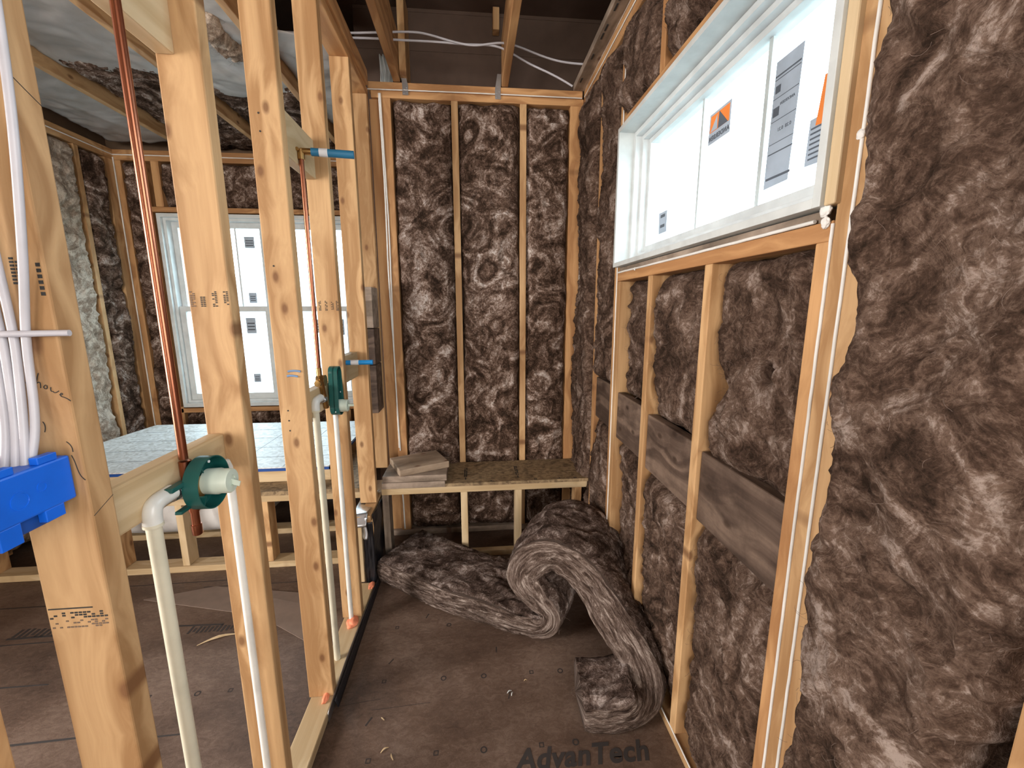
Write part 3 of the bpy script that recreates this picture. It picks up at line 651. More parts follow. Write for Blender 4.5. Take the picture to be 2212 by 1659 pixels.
for x in (-.06, .255):
    marks(bench, frame((x, 2.46, .5065), (0, 1, 0), (-1, 0, 0)), .15, .022, 12, 2, int(x*90)+50, M_ink, .8)
    marks(bench, frame((x, 2.36, .5065), (0, 1, 0), (-1, 0, 0)), .03, .012, 3, 1, 4, M_ink, 1)
for x in (.10, .36, .50, .60):
    marks(bench, frame((x, 2.315, .5065), (1, 0, 0), (0, 1, 0)), .02, .02, 2, 2, int(x*50), M_ink, .9)
GN = 'scrap boards on the left end of the bench'
lumber('scrap_board', (-.535, 2.295, .487), (-.175, 2.62, .523), M_grey, 'X', label='lower grey scrap board on the left end of the bench', cat='board', group=GN)
lumber('scrap_board', (-.53, 2.30, .524), (-.165, 2.60, .561), M_grey, 'X', label='upper grey scrap board under the loose block', cat='board', group=GN)
lumber('scrap_block', (-.49, 2.335, .562), (-.19, 2.575, .602), M_block, 'X', bevel=.005, tilt=(0, 0, math.radians(24)), label='skewed pine block with a knot lying on the scrap boards', cat='block')

# ------------------------------------------------------------------ tub platform in the bathroom
plat = empty('tub_platform', (-1.9, 3.0, 0), 'low framed tub platform with a raised white scored board on top', 'platform')
def pp(fn, *a, **k):
    k['parent'] = plat; return fn(*a, **k)
pp(lumber, 'floor_plate', (-2.80, 2.35, 0), (-.665, 2.44, .038), M_woodp, 'X')
pp(lumber, 'rear_floor_plate', (-2.80, 2.74, 0), (-.665, 2.83, .038), M_woodp, 'X')
pp(lumber, 'front_rail', (-2.80, 2.352, .415), (-.665, 2.44, .453), M_woodp, 'X')
pp(box, 'step_board', (-2.80, 2.345, .455), (-.665, 3.60, .480), M_osb)
for i, x in enumerate((-2.72, -2.42, -2.05, -1.70, -1.235, -.80)):
    pp(lumber, 'leg', (x, 2.355, .038), (x+.038, 2.44, .415), M_woodp if i % 2 else M_wood, 'Z')
for i, x in enumerate((-2.50, -2.16, -1.86, -1.45, -1.10)):
    pp(lumber, 'rear_leg', (x, 2.75, .038), (x+.038, 2.83, .415), M_wood, 'Z')
pp(lumber, 'deck_rim', (-2.16, 2.484, .481), (-.877, 2.522, .555), M_woodp, 'X')
pp(lumber, 'deck_side', (-.915, 2.524, .481), (-.877, 3.48, .555), M_wood, 'Y')
# white scored board, a polygon with a cut corner at the left
bm = bmesh.new()
poly = [(-2.20, 2.47), (-.877, 2.47), (-.877, 3.50), (-2.59, 3.54), (-2.66, 2.9)]
lo = [bm.verts.new((x+1.9, y-3.0, .560)) for x, y in poly]; hi = [bm.verts.new((x+1.9, y-3.0, .578)) for x, y in poly]
bm.faces.new(lo[::-1]); bm.faces.new(hi)
for i in range(5): bm.faces.new((lo[i], lo[(i+1) % 5], hi[(i+1) % 5], hi[i]))
wb = link_mesh('deck_board', bm, M_board, plat); wb['label'] = 'white scored board with a blue edge'
bm = bmesh.new(); boxbm(bm, (-2.20+1.9, 2.464-3, .556), (-.871+1.9, 2.470-3, .572)); boxbm(bm, (-.877+1.9, 2.464-3, .556), (-.871+1.9, 3.5-3, .572))
link_mesh('blue_edge', bm, M_blued, wb)
bm = bmesh.new()
for y in (2.66, 2.86, 3.08, 3.31): boxbm(bm, (-2.5+1.9, y-3.001, .578), (-.88+1.9, y-2.998, .5786))
for x in (-1.95, -1.45, -1.15):
    boxbm(bm, (x+1.899, 2.48-3, .578), (x+1.902, 3.5-3, .5786))
link_mesh('score_line', bm, M_lblD, wb)
# bath shell under the platform
tb = bmesh.new()
sec = [(2.53, .40), (2.54, .20), (2.60, .12), (2.75, .045), (3.2, .045), (3.35, .12), (3.42, .2), (3.44, .40)]
rows = []
for x, k in ((-2.45, .3), (-2.42, .7), (-2.36, 1), (-1.9, 1), (-1.50, 1), (-1.42, .8), (-1.37, .45), (-1.35, .2)):
    rows.append([tb.verts.new((x+1.9, 3.0+(y-3.0)*(.8+.2*k)-3.0, .40-(.40-z)*k)) for y, z in sec])
for R1, R2 in zip(rows, rows[1:]):
    for j in range(len(sec)-1): tb.faces.new((R1[j], R1[j+1], R2[j+1], R2[j]))
tub = link_mesh('bathtub', tb, M_tub, None, True); tub.location = (-1.9, 3.0, 0)
s_ = tub.modifiers.new('wall', 'SOLIDIFY'); s_.thickness = .012; s2 = tub.modifiers.new('sub', 'SUBSURF'); s2.levels = 2; s2.render_levels = 2
prop(tub, 'white bathtub shell hanging inside the tub platform', 'bathtub')

# ------------------------------------------------------------------ curb with flashing and membrane at the partition end
curb = empty('shower_curb', (-.61, 2.2, 0), 'short knee wall with bright metal flashing and black membrane', 'curb')
def cp(fn, *a, **k):
    k['parent'] = curb; return fn(*a, **k)
cp(lumber, 'post', (XP0, 2.105, .038), (XP0+.04, 2.16, .36), M_woodp, 'Z')
cp(lumber, 'cap_board', (XP0-.01, 2.11, .385), (XP1, 2.60, .42), M_wood, 'Y')
cp(lumber, 'corner_post', (XP0+.045, 2.26, .038), (XP1, 2.298, .384), M_wood, 'Z')
def sheet(name, fn, nu, nv, mat, parent, thick=.001):
    u, v = np.meshgrid(np.linspace(0, 1, nu), np.linspace(0, 1, nv), indexing='ij'); P = fn(u, v)
    P = P-np.array(parent.location)
    o = grid_object(name, P, [mat], parent=parent); m = o.modifiers.new('thick', 'SOLIDIFY'); m.thickness = thick; return o
sheet('metal_flashing', lambda u, v: np.stack([XP0-.012+u*.085, 2.08+v*.34, .425+.012*np.sin(v*9)*u-.05*(v < .12)*(.12-v)/.12], -1), 12, 40, M_steel, curb)
sheet('metal_flashing', lambda u, v: np.stack([XP0+.0+.075*u+.004*np.sin(v*7), 2.10+.02*np.sin(u*5)+v*.02, .30+v*.12], -1), 14, 14, M_steel, curb)
sheet('black_membrane', lambda u, v: np.stack([XP1+.006+.012*fbm(u*3, v*3, 2.0, 3)+.02*v*u, 2.13+u*.42, .02+v*(.40)], -1), 40, 40, M_black, curb, .002)
sheet('black_membrane', lambda u, v: np.stack([XP0+.045+u*.05, 2.115+.012*fbm(u*3, v*3, 6.0, 3)+.01*u, .02+v*(.36)], -1), 14, 30, M_black, curb, .002)

# metal base strip along the bottom plate
sheet_o = empty('base_flashing', (-.555, 1.6, 0), 'thin metal strip leaning along the partition bottom plate', 'flashing')
sheet('metal_strip', lambda u, v: np.stack([XP1+.006-.0*u, 1.34+v*.74, .004+u*(.048+.012*np.sin(v*5))*(1-.25*np.abs(v-.3))], -1), 4, 30, M_steel, sheet_o)
sheet('black_strip', lambda u, v: np.stack([XP1+.010+.012*(1-u), 1.40+v*.75, .003+u*.034], -1), 4, 30, M_black, sheet_o)

# ------------------------------------------------------------------ plumbing
def pipe(name, pts, r, mat, label, cat, group=None, kind='POLY'):
    o = tube(name, pts, r, mat, kind=kind); return prop(o, label, cat, group)
GC = 'copper risers in the partition'
cu1 = empty('copper_pipe', (-.600, .877, 1.03), 'near copper riser with a capped stub below the round valve', 'pipe', GC)
tube('riser', [(-.600, .877, 1.20), (-.600, .876, 2.70)], .0082, M_cu, cu1)
lathe('solder_collar', [(0, .0100), (.03, .0100), (.031, .0082)], (0, 0, 1), (-.600, .877, 1.165), M_cu, cu1)
tube('lower_stub', [(-.600, .886, 1.035), (-.600, .886, 1.10)], .0082, M_cu, cu1)
lathe('end_cap', [(0, .0), (.0005, .008), (.003, .0098), (.024, .0098), (.0245, .0083)], (0, 0, 1), (-.600, .886, 1.025), M_cu, cu1)
cu2 = empty('copper_pipe', (-.600, 1.665, 1.3), 'far copper riser to the shower arm stub', 'pipe', GC)
tube('riser', [(-.600, 1.665, 1.28), (-.600, 1.67, 2.035)], .0082, M_cu, cu2)
lathe('solder_collar', [(0, .0105), (.03, .0105), (.031, .0082)], (0, 0, 1), (-.600, 1.665, 1.25), M_brass, cu2)

def rot_to(ax): return Vector((0, 0, 1)).rotation_difference(Vector(ax)).to_matrix()
v1 = empty('shower_valve', (-.600, .885, 1.135), 'near shower valve in a round green plastic guard with frosted cap', 'valve')
lathe('valve_body', [(-.028, .0), (-.0275, .020), (-.012, .022), (-.010, .019), (.012, .019), (.014, .023), (.022, .023), (.0225, .0)], (1, 0, 0), (-.600, .885, 1.135), M_brass, v1)
lathe('outlet', [(0, .011), (.05, .011)], (0, 0, 1), (-.600, .880, 1.145), M_cu, v1)
lathe('outlet', [(0, .010), (.05, .010)], (0, 0, -1), (-.600, .886, 1.13), M_cu, v1)
lathe('inlet_nut', [(0, .014), (.022, .014), (.0225, .011), (.04, .011)], (0, -1, 0), (-.600, .868, 1.138), M_steel, v1, n=8)
# guard: an open ring round the cartridge with ribs and two arms
def ring(name, c, ax, r, w, t, mat, parent):
    return lathe(name, [(0, r-t), (0, r), (w, r), (w, r-t), (0, r-t)], ax, c, mat, parent, n=56)
ring('round_guard', (-.585, .892, 1.142), (1, 0, 0), .056, .030, .0022, M_green, v1)
for k in range(3):
    bm = bmesh.new(); boxbm(bm, (.002, -.0012, .030), (.020, .0012, .054), 0, Matrix.Rotation(k*2*math.pi/3+.5, 4, 'X'))
    gr = link_mesh('guard_rib', bm, M_green, v1); gr.location = Vector((-.585, .892, 1.142))-v1.location
for q in (((-.012, -.085, .012), (.004, -.040, .022)), ((-.010, -.070, -.040), (.004, -.025, -.033))):
    bm = bmesh.new(); boxbm(bm, q[0], q[1], .002)
    gr = link_mesh('guard_arm', bm, M_green, v1); gr.location = Vector((-.585, .892, 1.142))-v1.location
lathe('cartridge_cap', [(0, .020), (.004, .0275), (.030, .0285), (.035, .0265), (.052, .0265), (.055, .0245), (.0552, .012), (.052, .0115), (.052, 0)], (1, 0, 0), (-.582, .905, 1.138), M_frost, v1)
bm = bmesh.new(); boxbm(bm, (0, -.0015, -.006), (.022, .0015, .006), .0006, Matrix.Rotation(.35, 4, 'Y'))
o = link_mesh('cap_fin', bm, M_frost, v1); o.location = Vector((-.534, .908, 1.136))-v1.location
lathe('screw_head', [(0, .003), (.002, .003), (.003, .001)], (1, 0, 0), (-.558, .885, 1.190), M_white, v1, 10)

GV = 'cream supply pipes in the partition'
def supply(y, z_top, label, yc, x=-.600, zb=.0):
    e = empty('supply_pipe', (x, y, zb), label, 'pipe', GV)
    tube('pipe_run', [(x, y, z_top), (x, y, zb)], .0125, M_pvc, e)
    tube('elbow', [(x, yc-.004, z_top+.028), (x, y+.022, z_top+.028), (x, y+.009, z_top+.025), (x, y+.002, z_top+.016), (x, y, z_top+.004), (x, y, z_top-.012)], .0155, M_pvcw, e, kind='NURBS')
    lathe('socket_ring', [(0, .0162), (.006, .0162)], (0, 0, -1), (x, y, z_top-.008), M_pvc, e)
    return e
supply(.775, 1.120, 'nearest cream pipe with a white elbow beside the round valve', .835)
supply(1.598, 1.135, 'cream pipe with a white elbow beside the long valve plate', 1.66)
e = empty('supply_pipe', (-.600, 1.022, 0), 'slim pale pipe rising along the second partition stud', 'pipe', GV)
tube('pipe_run', [(-.600, 1.022, 0), (-.600, 1.022, 1.125), (-.600, 1.015, 1.14), (-.600, .99, 1.145), (-.600, .93, 1.14)], .0095, M_pvcw, e)
e = empty('supply_pipe', (-.600, 1.81, 0), 'slim pale pipe running down to the orange foam', 'pipe', GV)
tube('pipe_run', [(-.600, 1.81, .03), (-.600, 1.815, 1.08)], .0105, M_pvcw, e)

v2 = empty('shower_valve', (-.600, 1.74, 1.16), 'far shower valve with a long green plate and frosted knob', 'valve')
# long plate outline in Y-Z, extruded along X
def outline(name, pts, x0, x1, mat, parent, holes=None):
    bm = bmesh.new(); a = [bm.verts.new((x0, y, z)) for y, z in pts]; b = [bm.verts.new((x1, y, z)) for y, z in pts]
    n = len(pts)
    for i in range(n): bm.faces.new((a[i], a[(i+1) % n], b[(i+1) % n], b[i]))
    bm.faces.new(a); bm.faces.new(b[::-1])
    bmesh.ops.recalc_face_normals(bm, faces=bm.faces)
    o = link_mesh(name, bm, mat, parent); return o
pts = []
for k in range(13):
    a = math.pi*k/12; pts.append((.030*math.cos(a), .085+.026*math.sin(a)))
pts += [(-.036, -.02)]
for k in range(13):
    a = math.pi+math.pi*k/12; pts.append((.040*math.cos(a), -.062+.036*math.sin(a)))
pl = outline('guard_plate', pts, 0, .006, M_green, v2); pl.location = (.018, .045, 0)
bm = bmesh.new(); n = len(pts)      # upstanding rim
for sc_, x0_, x1_ in ((1.0, -.016, .020),):
    ins = [(y*.90, z*.955) for y, z in pts]
    for i in range(n):
        q = [pts[i], pts[(i+1) % n], ins[(i+1) % n], ins[i]]
        lo = [bm.verts.new((x0_, y, z)) for y, z in q]; hi = [bm.verts.new((x1_, y, z)) for y, z in q]
        bm.faces.new(lo); bm.faces.new(hi[::-1])
        for j in range(4): bm.faces.new((lo[j], lo[(j+1) % 4], hi[(j+1) % 4], hi[j]))
bmesh.ops.remove_doubles(bm, verts=bm.verts, dist=1e-5); bmesh.ops.recalc_face_normals(bm, faces=bm.faces)
o = link_mesh('guard_rim', bm, M_green, v2); o.location = (.018, .045, 0)
lathe('slot_opening', [(0, .0), (0, .012), (.001, .012), (.001, 0)], (1, 0, 0), (-.5715, 1.785, 1.245), M_black, v2)
bm = bmesh.new(); boxbm(bm, (0, -.006, -.02), (.001, .006, .02)); o = link_mesh('slot_opening', bm, M_black, v2); o.location = (.0245, .045, .055)
lathe('cartridge_cap', [(0, .020), (.004, .027), (.024, .028), (.030, .026), (.044, .026), (.047, .023), (.0472, .011), (.044, .010), (.044, 0)], (1, 0, 0), (-.583, 1.79, 1.100), M_frost, v2)
bm = bmesh.new(); boxbm(bm, (0, -.0015, -.005), (.024, .0015, .005), .0006); o = link_mesh('cap_fin', bm, M_frost, v2); o.location = (.062, .055, -.060)
lathe('valve_body', [(-.02, 0), (-.0195, .022), (.012, .022), (.0125, 0)], (1, 0, 0), (-.602, 1.70, 1.225), M_brass, v2)
tube('brass_link', [(-.600, 1.665, 1.255), (-.600, 1.69, 1.20), (-.600, 1.70, 1.15), (-.600, 1.715, 1.11)], .010, M_brass, v2, kind='NURBS')
lathe('side_knob', [(0, .008), (.012, .008), (.013, .013), (.026, .013), (.027, 0)], (0, -1, 0), (-.600, 1.665, 1.222), M_brass, v2, 8)
lathe('inlet_nut', [(0, .013), (.022, .013), (.0225, .010), (.035, .010)], (0, -1, 0), (-.600, 1.70, 1.150), M_steel, v2, 8)
for y, z in ((1.775, 1.205), (1.815, 1.155), (1.735, 1.085)):
    lathe('screw_head', [(0, .0035), (.002, .0035), (.003, .001)], (1, 0, 0), (-.573, y, z), M_white, v2, 10)
# shower arm stub and spout stub
sa = empty('shower_arm_stub', (-.600, 1.675, 2.055), 'worn blue pipe stub high on the partition with a white tape band', 'pipe', 'blue test stubs')
lathe('brass_elbow', [(-.022, .0), (-.0215, .012), (.012, .012), (.0125, .0)], (0, 0, 1), (-.600, 1.67, 2.055), M_brass, sa)
lathe('brass_nipple', [(0, .011), (.045, .0115)], (1, .10, 0), (-.600, 1.67, 2.062), M_brass, sa)
axv = Vector((1, .12, .0)).normalized(); p0 = Vector((-.600, 1.67, 2.062))
lathe('blue_sleeve', [(0, 0), (0, .0135), (.145, .0135), (.146, .0)], axv, p0+axv*.035, M_bpiped, sa)
lathe('tape_band', [(0, .0142), (.028, .0145), (.029, .0135)], axv, p0+axv*.062, M_wpaint, sa)
lathe('mounting_ear', [(0, .006), (.004, .006), (.0045, 0)], (0, -1, 0), (-.606, 1.655, 2.064), M_brass, sa, 12)
sp = empty('spout_stub', (-.600, 2.02, 1.25), 'bright blue pipe stub low on the partition with a white tape band', 'pipe', 'blue test stubs')
axv = Vector((1, .03, 0)).normalized(); p0 = Vector((-.600, 2.02, 1.256))
lathe('brass_nipple', [(0, .0), (.001, .0105), (.03, .0105)], axv, p0-axv*.022, M_brass, sp)
lathe('blue_sleeve', [(0, 0), (0, .0115), (.122, .0115), (.123, .0)], axv, p0, M_bpipe, sp)
lathe('tape_band', [(0, .0122), (.035, .0126), (.036, .0115)], axv, p0+axv*.022, M_wpaint, sp)
# sealant foam on the plate
def blob(name, c, r, mat, label, cat, seed, sq=(1, 1, .7), group=None):
    bm = bmesh.new(); bmesh.ops.create_icosphere(bm, subdivisions=4, radius=1)
    co = np.array([v.co[:] for v in bm.verts]); d = 1+.35*fbm(co[:, 0]*1.6+seed, co[:, 1]*1.6, co[:, 2]*1.6, 3)
    for v, k in zip(bm.verts, d): v.co = Vector((v.co.x*r*sq[0]*k, v.co.y*r*sq[1]*k, v.co.z*r*sq[2]*k))
    o = link_mesh(name, bm, mat, None, True); o.location = c; return prop(o, label, cat, group)
GF = 'orange foam blobs on the bottom plate'
blob('foam_blob', (-.592, 1.80, .046), .026, M_foam, 'orange foam blob around the slim pipe on the plate', 'foam', 1, (1, 1.4, .75), GF)
blob('foam_blob', (-.585, 1.41, .043), .016, M_foam, 'orange foam blob at the foot of the third partition stud', 'foam', 4, (.7, 1.6, .7), GF)
blob('foam_blob', (-.568, 2.07, .040), .018, M_foam, 'orange foam blob beside the black membrane', 'foam', 6, (.8, 1.8, .5), GF)

# ------------------------------------------------------------------ electrical box and cables
eb = empty('outlet_box', (-.60, .55, 1.27), 'blue plastic electrical box nailed to the nearest partition stud', 'electrical box')
bm = bmesh.new()
x0, x1 = -.640, -.572
boxbm(bm, (x0, .435, 1.238), (x1, .617, 1.302), .003)
mb = link_mesh('box_body', bm, M_blue, eb); mb.location = -eb.location
for y, z0, z1 in ((.455, 1.302, 1.312), (.520, 1.302, 1.312), (.575, 1.302, 1.312), (.445, 1.216, 1.239), (.515, 1.212, 1.239), (.572, 1.222, 1.239)):
    bm = bmesh.new(); boxbm(bm, (x1-.012, y, z0), (x1-.001, y+.026, z1), .001)
    o = link_mesh('tab', bm, M_blue, eb); o.location = -eb.location
bm = bmesh.new(); boxbm(bm, (-.690, .40, 1.205), (x0+.01, .617, 1.320), .003); boxbm(bm, (x0, .43, 1.215), (x1-.014, .60, 1.24), .002)
o = link_mesh('open_side_shell', bm, M_blued, eb); o.location = -eb.location; o['label'] = 'darker blue shell'
for y, z, r in ((.545, 1.266, .012), (.573, 1.273, .0065)):
    lathe('knockout', [(0, r), (.0007, r), (.0007, r*.82), (.0001, r*.80)], (1, 0, 0), (x1, y, z), M_blue, eb, 24)
GE = 'white cables on the nearest stud'
cab = [([(-.545, .612, 1.95), (-.546, .606, 1.79), (-.548, .600, 1.70), (-.556, .598, 1.62), (-.572, .604, 1.54), (-.588, .608, 1.474), (-.590, .606, 1.42), (-.588, .600, 1.36), (-.588, .590, 1.32), (-.596, .580, 1.28)], 'outermost white cable bowing to the right above the staple'),
       ([(-.575, .612, 1.95), (-.578, .604, 1.80), (-.590, .596, 1.68), (-.597, .600, 1.58), (-.600, .608, 1.474), (-.602, .602, 1.40), (-.596, .590, 1.34), (-.592, .575, 1.28)], 'white cable second from the stud edge'),
       ([(-.600, .612, 1.95), (-.612, .604, 1.78), (-.612, .596, 1.62), (-.612, .606, 1.474), (-.614, .602, 1.40), (-.605, .590, 1.34), (-.600, .570, 1.28)], 'white cable third from the stud edge'),
       ([(-.628, .610, 1.95), (-.632, .604, 1.70), (-.626, .600, 1.55), (-.624, .606, 1.474), (-.624, .600, 1.40), (-.612, .585, 1.33), (-.608, .562, 1.28)], 'innermost white cable on the nearest stud')]
for pts, lab in cab:
    pts = [(pts[0][0], .614, 2.675), (pts[0][0], .613, 2.3)]+pts
    o = tube('electrical_cable', pts, .0048, M_wire, kind='NURBS'); prop(o, lab, 'cable', GE)
st = empty('cable_strap', (-.588, .61, 1.473), 'white plastic strap nailed over the cables on the nearest stud', 'strap')
tube('band', [(-.655, .613, 1.473), (-.635, .600, 1.473), (-.600, .596, 1.473), (-.580, .600, 1.473), (-.565, .614, 1.473), (-.542, .617, 1.473)], .0042, M_wire, st, kind='NURBS')
lathe('nail_head', [(0, .0035), (.002, .0035), (.0025, 0)], (0, -1, 0), (-.566, .611, 1.473), M_steel, st, 12)
GX = 'white cables across the shower ceiling'
s = 2.45/2.2; zc = lambda z: 1.503+(z-1.503)*s
o = tube('electrical_cable', [(x*s, 2.45, zc(z)) for x, z in ((-.86, 2.733), (-.766, 2.73), (-.50, 2.745), (-.315, 2.761), (-.22, 2.765), (-.147, 2.751), (-.02, 2.722), (.06, 2.722), (.154, 2.744), (.224, 2.734), (.30, 2.710), (.375, 2.687), (.47, 2.668), (.575, 2.669))], .0052, M_wire, kind='NURBS'); prop(o, 'upper white cable waving across the shower ceiling joists', 'cable', GX)
o = tube('electrical_cable', [(x*s, 2.46, zc(z)) for x, z in ((-.86, 2.722), (-.766, 2.718), (-.50, 2.735), (-.323, 2.731), (-.126, 2.735), (0, 2.728), (.10, 2.735), (.165, 2.725), (.219, 2.699), (.308, 2.654), (.421, 2.62), (.508, 2.575))], .0052, M_wire, kind='NURBS'); prop(o, 'lower white cable drooping toward the right corner', 'cable', GX)

# ------------------------------------------------------------------ metal ties, house wrap
GM = 'galvanised ties on the back wall plate'
for x, lab, sg in ((-.352, 'galvanised tie beside the left ceiling joist', -1), (.170, 'galvanised tie beside the right ceiling joist', 1)):
    e = empty('metal_tie', (x, 2.633, 2.70), lab, 'bracket', GM)
    bm = bmesh.new()
    for q in (((-.016, 0, -.005), (.016, .0015, .045)),): boxbm(bm, *q)
    vs = [bm.verts.new(p) for p in ((-.016, .0, .045), (.016, 0, .045), (.010*sg*1.0+.010, 0, .125), (.010*sg-.012, 0, .125))]; bm.faces.new(vs)
    vs2 = [bm.verts.new(v.co+Vector((0, .0015, 0))) for v in vs]; bm.faces.new(vs2[::-1])
    link_mesh('strap_plate', bm, M_steel, e)
    for dx, dz in ((-.008, .005), (.008, .012), (-.006, .026), (.007, .034), (0, .06)):
        lathe('nail_head', [(0, .003), (.002, .003), (.0022, 0)], (0, -1, 0), (x+dx, 2.633, 2.70+dz), M_steel, e, 8)
wr = sheet_o2 = empty('house_wrap', (-.44, 2.70, 2.8), 'pale wrap coloured as if glowing beside the left joist end', 'wrap')
sheet('wrap_sheet', lambda u, v: np.stack([-.500+u*(.085-.04*np.abs(v-.5)), 2.70+.012*np.sin(u*22+v*3), 2.765+v*.16], -1), 24, 12, M_whitep, wr)  # opaque white sheet; the leaking daylight is put into its colour

# ------------------------------------------------------------------ sealant lines
GQ = 'white sealant lines'
def bead(pts, r, label):
    P = spline(pts, max(12, int(30*np.linalg.norm(np.array(pts[0])-np.array(pts[-1])))))
    P = P+.0012*np.stack([fbm(P.sum(1)*40+k*9, P[:, 0]*0, k*3.0+0*P[:, 0], 2) for k in range(3)], -1)
    o = tube('sealant_bead', [tuple(p) for p in P], r, M_caulk, res=3); return prop(o, label, 'sealant', GQ)
zr = lambda y0, y1, x, z: [(x, y0, z), (x, (y0+y1)/2, z), (x, y1, z)]
bead([(-.56, 2.636, 2.719), (0, 2.636, 2.722), (.665, 2.636, 2.721)], .0032, 'white sealant line along the back wall top plates')
bead([(XR-.001, 2.62, 2.722), (XR-.001, 1.2, 2.722), (XR-.001, .2, 2.722)], .003, 'lower white sealant line along the right wall top plates')
bead([(XR-.001, 2.62, HT+.002), (XR-.001, 1.2, HT+.002), (XR-.001, .2, HT+.002)], .003, 'upper white sealant line along the right wall top plates')
bead([(-.500, 2.638, 2.70), (-.494, 2.638, 2.2), (-.498, 2.638, 1.7), (-.490, 2.637, 1.2), (-.488, 2.637, .62)], .0045, 'left of the two sealant lines in the back wall corner')
bead([(-.492, 2.636, 2.70), (-.484, 2.636, 2.2), (-.482, 2.636, 1.9), (-.490, 2.636, 1.2), (-.482, 2.637, .60)], .004, 'right of the two sealant lines in the back wall corner')
bead([(-.486, 2.637, .44), (-.480, 2.637, .25), (-.478, 2.637, .05)], .005, 'dusty sealant line under the bench')
bead([(.674, 2.637, 2.66), (.675, 2.637, 1.6), (.674, 2.637, .55)], .003, 'thin sealant line in the right corner of the back wall')
bead([(XR-.001, .756, 1.66), (XR-.001, .756, 1.0), (XR-.001, .756, .05)], .0034, 'left of the two long sealant lines right of the window')
bead([(XR-.001, .718, 2.67), (XR-.001, .718, 1.4), (XR-.001, .718, .05)], .0034, 'right of the two long sealant lines right of the window')
bead([(XR-.001, 1.936, 2.62), (XR-.001, 1.936, 1.4), (XR-.001, 1.935, .05)], .003, 'sealant line on the studs left of the window')
bead([(XR-.001, 1.30, .040), (XR-.001, 1.0, .040), (XR-.001, .6, .040)], .003, 'sealant line on the floor plate at the lower right')
bead([(XR-.001, 1.92, 1.670), (XR-.001, 1.3, 1.670), (XR-.001, .80, 1.672)], .004, 'ragged sealant line under the high window')
bead([(XL+.001, 3.83, 2.72), (XL+.001, 2.6, 2.72), (XL+.001, 1.6, 2.72)], .004, 'sealant line along the bathroom left top plate')
bead([(XL, YL-.002, 2.72), (-2.0, YL-.002, 2.72), (-.9, YL-.002, 2.72)], .004, 'sealant line along the bathroom window wall plate')
bead([(XL+.003, YL-.004, 2.70), (XL+.003, YL-.004, 1.5), (XL+.003, YL-.004, .5)], .005, 'sealant line in the far bathroom corner')
for i, (y, z, r) in enumerate(((.775, 1.69, .013), (.772, 1.665, .010), (.720, 1.80, .008), (1.72, 1.668, .006))):
    blob('foam_blob', (XR-.003, y, z), r, M_caulk, ('white foam blob at the lower right window corner', 'smaller white foam blob below the window corner', 'white sealant blob on the tall right studs', 'small sealant blob under the left part of the window')[i], 'foam', i+20, (.5, 1, 1.1), 'white foam blobs on the right wall')

# ------------------------------------------------------------------ windows
def hollow(bm, x0, x1, oy0, oy1, oz0, oz1, t, tb=None, axis=0):
    """rectangular frame; axis 0: opening seen along X, axis 1: along Y"""
    tb = tb or t
    for (a0, a1, b0, b1) in ((oy0, oy0+t, oz0, oz1), (oy1-t, oy1, oz0, oz1), (oy0+t, oy1-t, oz0, oz0+tb), (oy0+t, oy1-t, oz1-t, oz1)):
        if axis == 0: boxbm(bm, (x0, a0, b0), (x1, a1, b1), .0012)
        else: boxbm(bm, (a0, x0, b0), (a1, x1, b1), .0012)
w1 = struct(empty('window_1', (.74, 1.37, 1.98)))
def wpart(name, fn, mat, w=w1):
    bm = bmesh.new(); fn(bm); o = link_mesh(name, bm, mat, w); o.location = -w.location; return o
wpart('extension_jamb', lambda b: hollow(b, .657, .80, .772, 1.946, 1.694, 2.284, .019), M_whitep)
wpart('window_frame', lambda b: hollow(b, .725, .85, .785, 1.927, 1.713, 2.265, .020), M_white)
wpart('window_frame', lambda b: hollow(b, .752, .85, .805, 1.907, 1.733, 2.245, .018), M_white)
o = lumber('jamb_edge', (.664, .746, 1.694), (.72, .771, 2.284), M_woodp, 'Z', parent=w1)
o = lumber('shim', (.684, .775, 1.669), (.80, 1.93, 1.692), M_grey, 'Y', parent=w1)
sash = wpart('sash', lambda b: hollow(b, .778, .83, .823, 1.889, 1.751, 2.227, .020, .030), M_white)
wpart('glass_pane', lambda b: boxbm(b, (.800, .84, 1.775), (.806, 1.87, 2.21)), M_glass)
wpart('muntin', lambda b: (boxbm(b, (.800, 1.486, 1.78), (.812, 1.498, 2.21)), boxbm(b, (.800, 1.158, 1.78), (.812, 1.174, 2.21))), M_white)
def sticker(nm, quad, mat, x=.7985):
    bm = bmesh.new(); a = [bm.verts.new((x, y, z)) for y, z in quad]; b = [bm.verts.new((x-.0004, y, z)) for y, z in quad]
    bm.faces.new(a); bm.faces.new(b[::-1])
    for i in range(len(quad)): bm.faces.new((a[i], a[(i+1) % len(quad)], b[(i+1) % len(quad)], b[i]))
    o = link_mesh(nm, bm, mat, w1); o.location = -w1.location; return o
sticker('label', ((1.440, 2.134), (1.322, 2.134), (1.322, 2.040), (1.442, 2.040)), M_lblL)
sticker('label_orange_block', ((1.432, 2.126), (1.330, 2.126), (1.330, 2.076), (1.435, 2.076)), M_lblO, .7980)
sticker('label_black_triangle', ((1.385, 2.126), (1.388, 2.076), (1.335, 2.076)), M_lblD, .7975)
sticker('label_white_triangle', ((1.395, 2.120), (1.430, 2.078), (1.392, 2.078)), M_lblL, .7974)
t = text('label_text', 'ANDERSEN', .020, frame((.7974, 1.381, 2.056), (0, 1, 0), (0, 0, 1)), M_lblD, w1, bold=.0006, space=1.15)
sticker('long_label', ((1.133, 2.131), (1.040, 2.131), (1.050, 1.825), (1.138, 1.822)), M_lblL)
